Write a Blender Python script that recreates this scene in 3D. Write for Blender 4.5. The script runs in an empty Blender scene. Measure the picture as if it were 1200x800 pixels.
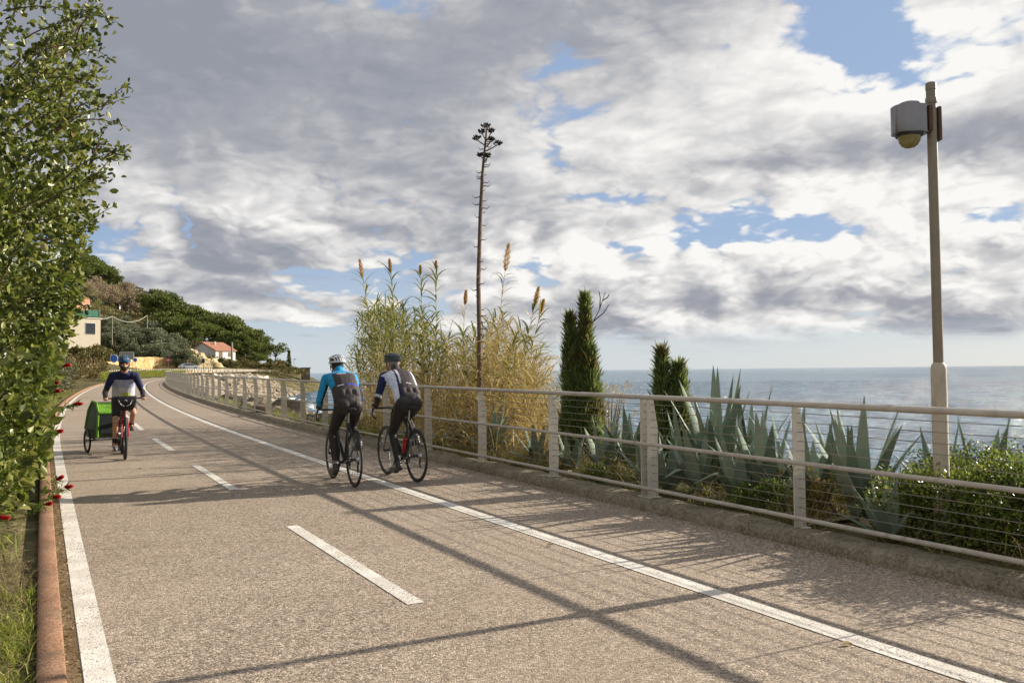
import bpy, bmesh, math, random
import numpy as np
from mathutils import Vector, Matrix, noise as mnoise

rnd = random.Random(7)
rng = np.random.default_rng(11)
PI = math.pi
scene = bpy.context.scene
COL = scene.collection

# ------------------------------------------------------------------ camera
cam_data = bpy.data.cameras.new("camera")
cam_data.lens = 30.0
cam_data.sensor_width = 36.0
cam_data.sensor_fit = 'HORIZONTAL'
cam_data.clip_start = 0.05
cam_data.clip_end = 60000
cam = bpy.data.objects.new("camera", cam_data)
COL.objects.link(cam)
_th, _ph = math.atan(.0344), math.radians(.6)
_F = Vector((0, math.cos(_th), math.sin(_th)))
_U0 = Vector((0, -math.sin(_th), math.cos(_th)))
_R = Vector((1, 0, 0)) * math.cos(_ph) - _U0 * math.sin(_ph)
_U = _U0 * math.cos(_ph) + Vector((1, 0, 0)) * math.sin(_ph)
cam.matrix_world = Matrix(((_R.x, _U.x, -_F.x, 0), (_R.y, _U.y, -_F.y, 0), (_R.z, _U.z, -_F.z, 1.5), (0, 0, 0, 1)))
scene.camera = cam

# ------------------------------------------------------------------ exposure
scene.view_settings.view_transform = 'Standard'
scene.view_settings.look = 'None'
scene.view_settings.exposure = 0.78
scene.view_settings.gamma = 1.0
scene.view_settings.use_curve_mapping = False

# ------------------------------------------------------------------ node helper
class S:
    """a socket with arithmetic"""
    def __init__(s, nt, k): s.nt, s.k = nt, k
    def _m(s, op, *o, clamp=False):
        n = s.nt.nodes.new('ShaderNodeMath'); n.operation = op; n.use_clamp = clamp
        for i, v in enumerate((s,) + o):
            if isinstance(v, S): s.nt.links.new(v.k, n.inputs[i])
            else: n.inputs[i].default_value = v
        return S(s.nt, n.outputs[0])
    def __add__(s, o): return s._m('ADD', o)
    def __radd__(s, o): return s._m('ADD', o)
    def __sub__(s, o): return s._m('SUBTRACT', o)
    def __rsub__(s, o): return (s * -1.0) + o
    def __mul__(s, o): return s._m('MULTIPLY', o)
    def __rmul__(s, o): return s._m('MULTIPLY', o)
    def __truediv__(s, o): return s._m('DIVIDE', o)
    def __pow__(s, o): return s._m('POWER', o)
    def clamp(s): return s._m('ADD', 0.0, clamp=True)
    def smooth(s, a, b, lo=0.0, hi=1.0):
        n = s.nt.nodes.new('ShaderNodeMapRange'); n.interpolation_type = 'SMOOTHSTEP'
        s.nt.links.new(s.k, n.inputs[0])
        n.inputs[1].default_value, n.inputs[2].default_value, n.inputs[3].default_value, n.inputs[4].default_value = a, b, lo, hi
        return S(s.nt, n.outputs[0])

class NT:
    def __init__(s, nt): s.nt = nt
    def node(s, kind, **kw):
        n = s.nt.nodes.new(kind)
        for k, v in kw.items(): setattr(n, k, v)
        return n
    def put(s, sock, v):
        if isinstance(v, S): s.nt.links.new(v.k, sock)
        elif hasattr(v, 'is_output'): s.nt.links.new(v, sock)
        elif isinstance(v, (tuple, list)) and len(v) == 3 and len(sock.default_value) == 4: sock.default_value = (*v, 1)
        else: sock.default_value = v
    def coord(s, kind='Object'): return s.node('ShaderNodeTexCoord').outputs[kind]
    def pos(s): return s.node('ShaderNodeNewGeometry').outputs['Position']
    def island(s): return S(s.nt, s.node('ShaderNodeNewGeometry').outputs['Random Per Island'])
    def sep(s, v):
        n = s.node('ShaderNodeSeparateXYZ'); s.put(n.inputs[0], v); return [S(s.nt, o) for o in n.outputs]
    def comb(s, x, y, z):
        n = s.node('ShaderNodeCombineXYZ')
        for i, v in enumerate((x, y, z)): s.put(n.inputs[i], v)
        return n.outputs[0]
    def noise(s, vec, scale, detail=3, rough=.55, dist=0.0, color=False):
        n = s.node('ShaderNodeTexNoise'); s.put(n.inputs['Vector'], vec)
        n.inputs['Scale'].default_value, n.inputs['Detail'].default_value = scale, detail
        n.inputs['Roughness'].default_value, n.inputs['Distortion'].default_value = rough, dist
        return S(s.nt, n.outputs[1 if color else 0])
    def voronoi(s, vec, scale, feature='F1', out=0, rand=1.0):
        n = s.node('ShaderNodeTexVoronoi', feature=feature); s.put(n.inputs['Vector'], vec)
        n.inputs['Scale'].default_value = scale
        n.inputs['Randomness'].default_value = rand
        return S(s.nt, n.outputs[out])
    def mapping(s, vec, scale=(1, 1, 1), rot=(0, 0, 0), loc=(0, 0, 0)):
        n = s.node('ShaderNodeMapping'); s.put(n.inputs[0], vec)
        n.inputs['Scale'].default_value, n.inputs['Rotation'].default_value, n.inputs['Location'].default_value = scale, rot, loc
        return n.outputs[0]
    def ramp(s, fac, stops):
        n = s.node('ShaderNodeValToRGB'); s.put(n.inputs[0], fac)
        e = n.color_ramp.elements
        while len(e) < len(stops): e.new(.5)
        for i, (p, c) in enumerate(stops):
            e[i].position = p; e[i].color = (*c, 1) if len(c) == 3 else c
        return S(s.nt, n.outputs[0])
    def mix(s, f, a, b, mode='MIX'):
        n = s.node('ShaderNodeMix', data_type='RGBA', blend_type=mode)
        s.put(n.inputs[0], f); s.put(n.inputs[6], a); s.put(n.inputs[7], b)
        return S(s.nt, n.outputs[2])
    def bump(s, h, strength=.3, dist=.01, normal=None):
        n = s.node('ShaderNodeBump'); s.put(n.inputs['Height'], h)
        n.inputs['Strength'].default_value, n.inputs['Distance'].default_value = strength, dist
        if normal is not None: s.put(n.inputs['Normal'], normal)
        return n.outputs[0]

# ------------------------------------------------------------------ world
SUN_AZ, SUN_EL = math.radians(62.7), math.radians(23.6)
SUNV = Vector((math.sin(SUN_AZ) * math.cos(SUN_EL), math.cos(SUN_AZ) * math.cos(SUN_EL), math.sin(SUN_EL)))
world = bpy.data.worlds.new("World"); scene.world = world; world.use_nodes = True
wt = world.node_tree; wt.nodes.clear(); W = NT(wt)
sky = W.node('ShaderNodeTexSky', sky_type='NISHITA', sun_disc=False)
sky.sun_elevation, sky.sun_rotation = SUN_EL, SUN_AZ
sky.air_density, sky.dust_density, sky.ozone_density = 1.0, 0.6, 1.6
dvec = W.coord('Generated')
dx, dy, dz = W.sep(dvec)
az = dx._m('ARCTAN2', dy)
el = dz._m('ARCSINE')
zc = dz._m('MAXIMUM', 0.0) + 0.26
cx, cy = dx / zc, dy / zc
def blob(px, py, rx, ry, amp):
    a0, e0 = math.atan((px - 600) / 1000), math.atan((434 - py) / 1000)
    u = (az - a0) * (1000.0 / rx); v = (el - e0) * (1000.0 / ry)
    return ((u * u + v * v) * -1.0)._m('EXPONENT') * amp
def cloudfield(ox, oy, oz=0.0):
    p = W.comb(cx + ox, (cy + oy) * .9, el * 3.0 + 3.7 + oz)
    big = W.noise(p, .9, 2, .5, .0)
    mid = W.noise(p, 1.7, 10, .54, .1)
    return big * .42 + mid * .72
D = cloudfield(0, 0)
Ds = cloudfield(.045, .0, .12)
wob = W.noise(W.comb(az * 7.0, el * 16.0, 2.2), 1.0, 5, .6)
def billow(ox, oz):
    t = None
    for f, a in ((1.0, .5), (2.1, .30), (4.3, .18), (9.0, .10)):
        q = W.comb((az * 8.0 + ox + wob * .5) * f, ((el + .02) * 17.0 + oz + wob * .5) * f, .5 + f)
        k = (W.noise(q, 1.0, 0.0, .5) - .5)._m('ABSOLUTE') * (4.2 * a)
        t = k if t is None else t + k
    return t
puff = billow(0, 0)
puffs = billow(.16, .20)
bias = (blob(430, 130, 330, 110, .10) + blob(150, 150, 170, 120, .12) + blob(560, 250, 120, 60, .07) + blob(800, 110, 150, 80, .05)
        + blob(1060, 210, 190, 26, .12) + blob(840, 345, 330, 40, .09) + blob(480, 300, 260, 28, .06) + blob(540, 340, 500, 22, .06) + blob(980, 358, 260, 26, .12)
        + blob(1020, 62, 58, 46, -.38)  + blob(730, 235, 80, 15, -.22) + blob(345, 328, 60, 17, -.24) + blob(1110, 8, 130, 18, -.26)
        + blob(880, 182, 90, 11, -.16) + blob(860, 290, 130, 11, -.13) + blob(1180, 285, 80, 13, -.13) + blob(1120, 130, 130, 60, .05)
        + blob(200, 345, 120, 10, .10) + blob(940, 315, 260, 26, .05) + blob(470, 240, 60, 14, -.05)) + .085
lowfade = el.smooth(.03, .09)
lowb = el.smooth(.10, .30, 1.0, 0.0)
n = .57 + (D - .57) * 1.55 + bias + (puff - .5) * (lowb * .26 + .22) - (1.0 - lowfade) * .06 + (W.noise(W.comb(az * 22.0, el * 60.0, 4.1), 1.0, 5, .65) - .5) * .16
alpha = n.smooth(.485, .60) * el.smooth(.02, .055)
thin = (W.noise(W.comb(az * 4.0, el * 60.0, 1.3), 1.0, 5, .6).smooth(.46, .72)) * el.smooth(.012, .04) * (1.0 - el.smooth(.09, .14)) * .6
alpha = (alpha + thin)._m('MINIMUM', 1.0)
relief = (D - Ds) * 1.5 + (puff - puffs) * (lowb * .48 + .26)
dark = blob(380, 70, 460, 90, .30) + blob(180, 180, 220, 130, .16) + blob(545, 262, 150, 42, .24) + blob(1070, 200, 160, 18, .50) + blob(860, 356, 260, 12, .12) + blob(400, 330, 260, 20, .16)  + blob(700, 50, 200, 50, .14) + blob(1190, 190, 60, 24, .2)
lite = blob(1000, 150, 250, 110, .34) + blob(920, 300, 280, 60, .42) + blob(1120, 270, 160, 60, .2) + blob(780, 190, 160, 60, .12) + blob(650, 285, 110, 36, .26) + blob(200, 230, 190, 44, .22) + blob(320, 255, 90, 30, .12) + blob(1100, 90, 160, 60, .2) + blob(860, 80, 140, 80, .20) + blob(450, 240, 60, 14, .12)
br = (.60 + relief - dark + lite - (n.smooth(.60, .85)) * .16 + (puff - .42) * .24 + (D - .57) * -1.3)
br = br._m('MAXIMUM', 0.0)._m('MINIMUM', 1.0)
ccol = W.ramp(br, [(0, (2.8, 3.0, 3.5)), (.3, (3.6, 3.7, 4.1)), (.55, (5.2, 5.2, 5.35)), (.80, (7.3, 7.2, 7.1)), (1, (8.9, 8.75, 8.45))])
haze_c = W.mix(el.smooth(-.02, .16), (6.2, 6.9, 7.4), (3.2, 4.3, 6.4))
skyc = W.mix(.80, sky.outputs[0], haze_c)
skyc = W.mix(dz.smooth(-.3, -.02, 1.0, 0.0), skyc, (1.2, 1.3, 1.4))
final = W.mix(alpha, skyc, ccol)
bg = W.node('ShaderNodeBackground'); W.put(bg.inputs[0], final); bg.inputs[1].default_value = .063
wo = W.node('ShaderNodeOutputWorld'); wt.links.new(bg.outputs[0], wo.inputs[0])

sun_d = bpy.data.lights.new("sun", 'SUN'); sun_d.energy = 5.0; sun_d.angle = math.radians(.55); sun_d.color = (1.0, .90, .77)
sun = bpy.data.objects.new("sun", sun_d); COL.objects.link(sun)
sun.location = (30, 20, 40); sun.rotation_euler = SUNV.to_track_quat('Z', 'Y').to_euler()

# ------------------------------------------------------------------ mesh helpers
def tag(o, label=None, cat=None, group=None, kind=None):
    if label: o['label'] = label
    if cat: o['category'] = cat
    if group: o['group'] = group
    if kind: o['kind'] = kind
    return o
def empty(name, loc=(0, 0, 0), rz=0):
    o = bpy.data.objects.new(name, None); COL.objects.link(o); o.location = loc; o.rotation_euler = (0, 0, rz)
    o.empty_display_size = .1
    return o
def copy_tree(o, parent=None):
    c = o.copy(); COL.objects.link(c); c.parent = parent
    for ch in list(o.children): copy_tree(ch, c)
    return c
def npmesh(name, V, Fc, mat, parent=None, smooth=False, mats=None, midx=None):
    """V (n,3), Fc (m,k) arrays -> one object"""
    V = np.asarray(V, np.float32).reshape(-1, 3)
    me = bpy.data.meshes.new(name)
    Fc = np.asarray(Fc, np.int32); m, k = Fc.shape
    me.vertices.add(len(V)); me.vertices.foreach_set('co', V.ravel())
    me.loops.add(m * k); me.loops.foreach_set('vertex_index', Fc.ravel())
    me.polygons.add(m); me.polygons.foreach_set('loop_start', np.arange(0, m * k, k, dtype=np.int32))
    try: me.polygons.foreach_set('loop_total', np.full(m, k, np.int32))
    except Exception: pass
    if smooth: me.polygons.foreach_set('use_smooth', np.ones(m, bool))
    for mm in (mats or [mat]): me.materials.append(mm)
    if midx is not None: me.polygons.foreach_set('material_index', np.asarray(midx, np.int32))
    me.update(calc_edges=True); me.validate()
    o = bpy.data.objects.new(name, me); COL.objects.link(o)
    if parent: o.parent = parent
    return o

class MB:
    def __init__(s): s.v, s.f = [], []
    def add(s, vs, fs):
        b = len(s.v); s.v += [tuple(v) for v in vs]; s.f += [tuple(i + b for i in f) for f in fs]; return s
    def box(s, c, d, rz=0, taper=1.0):
        hx, hy, hz = d[0] / 2, d[1] / 2, d[2] / 2; vs = []
        for z, t in ((-hz, 1), (hz, taper)):
            for x, y in ((-hx, -hy), (hx, -hy), (hx, hy), (-hx, hy)):
                X, Y = x * t, y * t
                vs.append((c[0] + X * math.cos(rz) - Y * math.sin(rz), c[1] + X * math.sin(rz) + Y * math.cos(rz), c[2] + z))
        return s.add(vs, [(0, 3, 2, 1), (4, 5, 6, 7), (0, 1, 5, 4), (1, 2, 6, 5), (2, 3, 7, 6), (3, 0, 4, 7)])
    def tube(s, pts, r, seg=10, cap=True, flat=1.0, up=None):
        pts = [Vector(p) for p in pts]; n = len(pts)
        if not hasattr(r, '__len__'): r = [r] * n
        prev = None; vs = []
        for i, p in enumerate(pts):
            t = (pts[min(i + 1, n - 1)] - pts[max(i - 1, 0)]).normalized()
            a = Vector(up) if up is not None else (prev if prev is not None else (Vector((0, 0, 1)) if abs(t.z) < .9 else Vector((1, 0, 0))))
            a = (a - t * a.dot(t)).normalized(); prev = a; b = t.cross(a)
            for k in range(seg):
                q = 2 * PI * k / seg
                vs.append(p + a * (math.cos(q) * r[i] * flat) + b * (math.sin(q) * r[i]))
        fs = [(i * seg + k, i * seg + (k + 1) % seg, (i + 1) * seg + (k + 1) % seg, (i + 1) * seg + k) for i in range(n - 1) for k in range(seg)]
        if cap: fs += [tuple(range(seg - 1, -1, -1)), tuple((n - 1) * seg + k for k in range(seg))]
        return s.add(vs, fs)
    def lathe(s, prof, c=(0, 0, 0), seg=20, axis='z'):
        vs = []
        for r, z in prof:
            for k in range(seg):
                q = 2 * PI * k / seg; x, y = r * math.cos(q), r * math.sin(q)
                vs.append({'z': (c[0] + x, c[1] + y, c[2] + z), 'x': (c[0] + z, c[1] + x, c[2] + y), 'y': (c[0] + x, c[1] + z, c[2] + y)}[axis])
        n = len(prof)
        fs = [(i * seg + k, i * seg + (k + 1) % seg, (i + 1) * seg + (k + 1) % seg, (i + 1) * seg + k) for i in range(n - 1) for k in range(seg)]
        if prof[0][0] > 1e-6: fs.append(tuple(range(seg - 1, -1, -1)))
        if prof[-1][0] > 1e-6: fs.append(tuple((n - 1) * seg + k for k in range(seg)))
        return s.add(vs, fs)
    def prism(s, poly, a, b, O=(0, 0, 0), ex=(1, 0, 0), ey=(0, 0, 1), ez=(0, 1, 0)):
        O, ex, ey, ez = Vector(O), Vector(ex), Vector(ey), Vector(ez); n = len(poly)
        vs = [O + ex * x + ey * y + ez * h for h in (a, b) for x, y in poly]
        fs = [tuple(range(n - 1, -1, -1)), tuple(range(n, 2 * n))] + [(i, (i + 1) % n, n + (i + 1) % n, n + i) for i in range(n)]
        return s.add(vs, fs)
    def ell(s, c, r, seg=14, rings=8, M=None):
        vs = []
        for i in range(rings + 1):
            ph = PI * i / rings
            for k in range(seg):
                q = 2 * PI * k / seg
                v = Vector((r[0] * math.sin(ph) * math.cos(q), r[1] * math.sin(ph) * math.sin(q), r[2] * math.cos(ph)))
                if M is not None: v = M @ v
                vs.append(Vector(c) + v)
        fs = [(i * seg + k, (i + 1) * seg + k, (i + 1) * seg + (k + 1) % seg, i * seg + (k + 1) % seg) for i in range(rings) for k in range(seg)]
        return s.add(vs, fs)
    def build(s, name, mat, parent=None, smooth=False, bevel=0, weld=True, sharp=40):
        me = bpy.data.meshes.new(name); me.from_pydata(s.v, [], s.f)
        bm = bmesh.new(); bm.from_mesh(me)
        if weld: bmesh.ops.remove_doubles(bm, verts=bm.verts, dist=1e-5)
        bmesh.ops.recalc_face_normals(bm, faces=bm.faces)
        if bevel:
            es = [e for e in bm.edges if len(e.link_faces) == 2 and e.calc_face_angle(0) > .6]
            bmesh.ops.bevel(bm, geom=es, offset=bevel, segments=2, affect='EDGES', profile=.6)
        if smooth:
            for f in bm.faces: f.smooth = True
            for e in bm.edges:
                if len(e.link_faces) == 2 and e.calc_face_angle(0) > math.radians(sharp): e.smooth = False
        bm.to_mesh(me); bm.free()
        me.materials.append(mat)
        o = bpy.data.objects.new(name, me); COL.objects.link(o)
        if parent: o.parent = parent
        return o

# ------------------------------------------------------------------ materials
MATS = {}
def mat(name, col=(.5, .5, .5), rough=.6, metal=0.0, spec=.5, fn=None, transl=0, emit=None, **kw):
    if name in MATS: return MATS[name]
    m = bpy.data.materials.new(name); m.use_nodes = True; nt = m.node_tree
    b = nt.nodes['Principled BSDF']; T = NT(nt)
    b.inputs['Base Color'].default_value = (*col, 1); b.inputs['Roughness'].default_value = rough
    b.inputs['Metallic'].default_value = metal; b.inputs['Specular IOR Level'].default_value = spec
    for k, v in kw.items(): b.inputs[k].default_value = v
    if fn: fn(T, b)
    if transl:
        tr = T.node('ShaderNodeBsdfTranslucent'); mx = T.node('ShaderNodeMixShader'); mx.inputs[0].default_value = transl
        if b.inputs['Base Color'].is_linked: nt.links.new(b.inputs['Base Color'].links[0].from_socket, tr.inputs[0])
        else: tr.inputs[0].default_value = (*col, 1)
        out = nt.nodes['Material Output']
        nt.links.new(b.outputs[0], mx.inputs[1]); nt.links.new(tr.outputs[0], mx.inputs[2]); nt.links.new(mx.outputs[0], out.inputs[0])
    MATS[name] = m
    return m
def worn(name, col, rough=.6, metal=0.0, var=.18, scale=6, bump=.15, grime=None, spec=.5):
    """plain finish with a slight uneven tone, fine bump and optional grime blotches"""
    def fn(T, b):
        c = T.coord(); n1 = T.noise(c, scale, 5, .65); n2 = T.noise(c, scale * 14, 3, .6)
        k = n1 * .7 + n2 * .3
        lo = tuple(v * (1 - var) for v in col); hi = tuple(min(1, v * (1 + var)) for v in col)
        cc = T.mix(k.smooth(.3, .7), lo, hi)
        if grime: cc = T.mix(T.noise(c, scale * .6, 6, .7, .4).smooth(.52, .68), cc, grime)
        T.put(b.inputs['Base Color'], cc)
        T.put(b.inputs['Roughness'], n1.smooth(.2, .8, max(.05, rough - .12), min(1, rough + .12)))
        if bump: T.put(b.inputs['Normal'], T.bump(n2, bump, .004))
    return mat(name, col, rough, metal, spec, fn)
def leafmat(name, stops, rough=.5, transl=.3, spec=.4, patch=None, ps=1.0):
    """leaf colour picked per leaf, drifting in larger patches"""
    def fn(T, b):
        r = T.island(); c = T.pos()
        k = (r * .72 + T.noise(c, ps, 3, .6) * .56 - .14).clamp()
        cc = T.ramp(k, stops)
        if patch: cc = T.mix(T.noise(c, ps * .8, 3, .5).smooth(.52, .66), cc, T.ramp(r, patch))
        T.put(b.inputs['Base Color'], cc)
    return mat(name, stops[0][1], rough, 0, spec, fn, transl)

# ------------------------------------------------------------------ the path's reference line (right white line)
_ky = np.array([-40, 4, 5.5, 17, 24, 40, 62, 77, 100, 140, 180, 220, 260, 330.])
_ks = np.array([-.57, -.57, -.553, -.548, -.515, -.475, -.44, -.41, -.355, -.22, -.09, .0, .06, .1])
_Y = np.arange(-40, 330.01, .25)
_m = np.interp(_Y, _ky, _ks)
_X = np.concatenate([[0], np.cumsum((_m[1:] + _m[:-1]) / 2 * .25)]); _X += -1.83 - np.interp(11.34, _Y, _X)
_sl = np.concatenate([[0], np.cumsum(np.hypot(np.diff(_X), np.diff(_Y)))]); _sl -= np.interp(0, _Y, _sl)
def roadz(Y): return np.interp(Y, [-40, 0, 110, 150, 230, 330], [-.32, 0, .88, 1.15, 1.45, 1.5])
def curve(s, off=0.0):
    """points at arc length s (array) and sideways offset (right positive): x, y, z"""
    s = np.asarray(s, float); Y = np.interp(s, _sl, _Y); X = np.interp(s, _sl, _X); m = np.interp(Y, _Y, _m)
    t = np.stack([m, np.ones_like(m)], -1); t /= np.linalg.norm(t, axis=-1, keepdims=True)
    nx, ny = t[..., 1], -t[..., 0]
    return np.stack([X + nx * off, Y + ny * off, roadz(Y)], -1)
def s_of_y(Y, off=0.0):
    ss = np.linspace(-30, 300, 6601); return float(np.interp(Y, curve(ss, off)[:, 1], ss))
def off_of(X, Y):
    """offset of a world point from the line, approximately"""
    m = np.interp(Y, _Y, _m); return (X - np.interp(Y, _Y, _X)) / np.sqrt(1 + m * m)
def CP(s, off, h=0.0):
    p = curve(np.array([s]), off)[0]; return Vector((p[0], p[1], p[2] + h))
SS = np.unique(np.round(np.concatenate([np.arange(-16, 40, .5), np.arange(40, 120, 1.5), np.arange(120, 246, 4)]), 3))
def ribbon(name, prof, mat_, ss=SS, kind='structure', smooth=False, jag=0):
    """sweep an open profile [(offset, height)...] along the line"""
    rows = []
    for o, h in prof:
        p = curve(ss, o); p[:, 2] += h
        if jag: p[:, 2] += np.array([mnoise.noise(Vector((q[0] * 3, q[1] * 3, o * 5))) for q in p]) * jag
        rows.append(p)
    V = np.stack(rows, 1); n, k = V.shape[:2]
    I = np.arange(n * k).reshape(n, k)
    Fc = np.stack([I[:-1, :-1], I[:-1, 1:], I[1:, 1:], I[1:, :-1]], -1).reshape(-1, 4)
    o = npmesh(name, V, Fc, mat_, smooth=smooth)
    if kind: o['kind'] = kind
    return o
# ------------------------------------------------------------------ setting materials
def _asphalt(T, b):
    c = T.pos()
    v = T.voronoi(c, 88, out=1); gr = T.sep(v)[0]
    g2 = T.sep(T.voronoi(c, 170, out=1))[1]
    big = T.noise(c, .35, 5, .6); mid = T.noise(c, 3.0, 5, .65)
    k = gr * .55 + g2 * .30 + mid * .18
    col = T.ramp(k, [(.12, (.050, .040, .032)), (.36, (.182, .144, .110)), (.60, (.335, .270, .205)), (.90, (.66, .56, .44))])
    col = T.mix(big.smooth(.35, .7) * .35, col, (.25, .19, .135))
    st = T.noise(T.mapping(c, (1, 1, 1)), .9, 6, .7, .6).smooth(.58, .74)
    col = T.mix(st * .4, col, (.10, .08, .066))
    col = T.mix(T.noise(c, .22, 3, .5).smooth(.42, .6) * .22, col, (.42, .34, .26))
    ck = T.voronoi(T.mapping(c, (.5, .28, .5)), 1.0, 'DISTANCE_TO_EDGE')
    ckn = T.noise(c, 5, 4, .7)
    crack = (1.0 - (ck + (ckn - .5) * .012).smooth(0, .004)) * T.noise(c, .5, 2).smooth(.52, .6)
    col = T.mix(crack * .0, col, (.035, .03, .027))
    T.put(b.inputs['Base Color'], col)
    h = T.voronoi(c, 88, out=0) * -1.0 
    T.put(b.inputs['Normal'], T.bump(h, .7, .005))
M_asphalt = mat('asphalt', rough=.9, spec=.2, fn=_asphalt)
def _paint(T, b):
    c = T.pos(); g = T.sep(T.voronoi(c, 95, out=1))[0]
    wear = (T.noise(c, 30, 4, .7) * .55 + g * .5 + T.noise(c, 1.2, 3, .6) * .35)
    w = wear.smooth(.86, .98)
    col = T.mix(w, T.mix(T.noise(c, 4, 4, .7).smooth(.35, .7), (.56, .52, .45), (.73, .70, .63)), (.24, .20, .16))
    T.put(b.inputs['Base Color'], col)
    T.put(b.inputs['Normal'], T.bump(T.voronoi(c, 95, out=0) * -1.0, .5, .005))
M_paint = mat('road_paint', rough=.7, spec=.3, fn=_paint)
def _dirt(T, b):
    c = T.pos(); n = T.noise(c, 14, 6, .75); n2 = T.noise(c, 2, 4, .6)
    col = T.ramp(n * .6 + n2 * .4, [(.3, (.07, .048, .028)), (.5, (.17, .12, .07)), (.62, (.22, .17, .10)), (.72, (.15, .14, .05)), (.8, (.34, .27, .17))])
    T.put(b.inputs['Base Color'], col); T.put(b.inputs['Normal'], T.bump(n, .9, .03))
M_soil = mat('verge_soil', rough=.95, spec=.1, fn=_dirt)
def _land(T, b):
    c = T.pos(); x, y, z = T.sep(c)
    n = T.noise(c, .35, 7, .7); n2 = T.noise(c, 2.2, 6, .7)
    col = T.ramp(n * .6 + n2 * .4, [(.32, (.030, .036, .014)), (.46, (.075, .075, .028)), (.56, (.16, .13, .065)), (.70, (.34, .27, .17))])
    T.put(b.inputs['Base Color'], col); T.put(b.inputs['Normal'], T.bump(n2, .8, .3))
M_land = mat('hill_ground', rough=.95, spec=.1, fn=_land)
def _conc(cols, gr=60):
    def fn(T, b):
        c = T.pos(); n = T.noise(c, 5, 6, .7); g = T.sep(T.voronoi(c, gr, out=1))[0]
        col = T.ramp(n * .6 + g * .25 + T.noise(c, .7, 3) * .25, [(.3, cols[0]), (.5, cols[1]), (.75, cols[2])])
        T.put(b.inputs['Base Color'], col); T.put(b.inputs['Normal'], T.bump(n * .6 + g * .4, .6, .01))
    return fn
M_kerb = mat('kerb_concrete', rough=.9, spec=.2, fn=_conc([(.07, .06, .04), (.20, .165, .11), (.33, .28, .20)]))
def _terra(T, b):
    c = T.pos(); n = T.noise(c, 4, 6, .7); g = T.sep(T.voronoi(c, 140, out=1))[0]
    col = T.ramp(n * .5 + g * .5, [(.2, (.12, .065, .038)), (.5, (.27, .15, .088)), (.85, (.40, .25, .16))])
    col = T.mix(T.noise(c, 2.6, 6, .75).smooth(.50, .66) * .7, col, (.13, .095, .06))
    T.put(b.inputs['Base Color'], col); T.put(b.inputs['Normal'], T.bump(g, .5, .003))
M_terra = mat('kerb_terracotta', rough=.9, spec=.2, fn=_terra)
def _sea(T, b):
    c = T.pos()
    n1 = T.noise(T.mapping(c, (.35, 1.0, 1), (0, 0, .15)), .55, 6, .68, .3)
    n2 = T.noise(T.mapping(c, (.45, 1.0, 1), (0, 0, -.2)), 3.2, 6, .7, .2)
    n3 = T.noise(T.mapping(c, (.25, 1.0, 1), (0, 0, .1)), .06, 4, .6)
    h = n1 * 1.6 + n2 * .5 + n3 * 2.0
    x, y, z = T.sep(c)
    deep = T.mix(T.noise(T.mapping(c, (.2, 1, 1)), .02, 4, .6).smooth(.4, .65), (.005, .045, .105), (.014, .080, .160))
    col = T.mix((n1 * .42 + n2 * .58).smooth(.45, .57), deep, (.14, .28, .37))  # pale ripple glints painted into the base colour over the deeper blue
    T.put(b.inputs['Base Color'], col)
    T.put(b.inputs['Normal'], T.bump(h, 1.0, .8))
M_sea = mat('sea_water', rough=.10, spec=.30, fn=_sea)
def _foam(T, b):
    c = T.pos(); n = T.noise(T.mapping(c, (1, .35, 1)), .9, 7, .72, .8)
    T.put(b.inputs['Base Color'], T.mix(n.smooth(.42, .56), (.16, .25, .27), (.82, .85, .85)))
    T.put(b.inputs['Normal'], T.bump(n, .8, .25))
M_foam = mat('sea_foam', rough=.5, fn=_foam)

# ------------------------------------------------------------------ land
_tx = np.array([-400, 60, 100, 150, 200, 240, 280, 310, 340, 360.])
_ty = np.array([60, 110, 150, 200, 230, 260, 300, 400, 600.])
_tz = np.array([
    [1.2, 2.0, 4.0, 11, 17, 22, 30, 50, 62],
    [1.0, 1.6, 3.2, 10, 16, 21, 29, 50, 58],
    [.8, 1.3, 2.4, 8., 12.5, 18, 27, 46, 52],
    [.7, 1.1, 1.5, 3.2, 8.5, 14, 22, 34, 40],
    [.7, 1.1, 1.4, 2.2, 6., 10, 15, 24, 28],
    [.7, 1.1, 1.4, 1.9, 5., 8.5, 11, 17, 20],
    [.7, 1.1, 1.4, 1.8, 3.0, 5., 7, 10, 12],
    [.7, 1.1, 1.4, 1.7, 2.0, 3., 4.5, 5, 5],
    [.7, 1.1, 1.3, 1.6, 2.6, 3.4, 3.0, 1, -2],
    [.7, 1.1, 1.2, 1.4, 1.7, 1.2, -1.0, -4, -5]])
def table(px, Y):
    i = np.clip(np.searchsorted(_tx, px) - 1, 0, len(_tx) - 2); j = np.clip(np.searchsorted(_ty, Y) - 1, 0, len(_ty) - 2)
    u = np.clip((px - _tx[i]) / (_tx[i + 1] - _tx[i]), 0, 1); v = np.clip((Y - _ty[j]) / (_ty[j + 1] - _ty[j]), 0, 1)
    return (_tz[i, j] * (1 - u) + _tz[i + 1, j] * u) * (1 - v) + (_tz[i, j + 1] * (1 - u) + _tz[i + 1, j + 1] * u) * v
def height(X, Y):
    """ground height left of the path / on the hill"""
    base = float(roadz(Y)) + .06
    o = float(off_of(X, Y))
    if Y < 60:
        far = max(0, -o - 11) * .10
        return base + far + .05 * mnoise.noise(Vector((X, Y, 0)))
    t = float(table(600 + 1000 * X / Y, Y))
    w = min(1, max(0, (-o - 5) / 10.0)) if Y < 200 else 1
    if Y < 230: w = min(w, 1.0)
    n = mnoise.fractal(Vector((X * .03, Y * .03, 0)), 1, 2, 4) * min(3, max(0, (Y - 150) * .02)) * min(1, max(0, t / 8))
    w60 = min(1, (Y - 60) / 30)
    return base * (1 - w * w60) + (t + n) * w * w60
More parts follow.
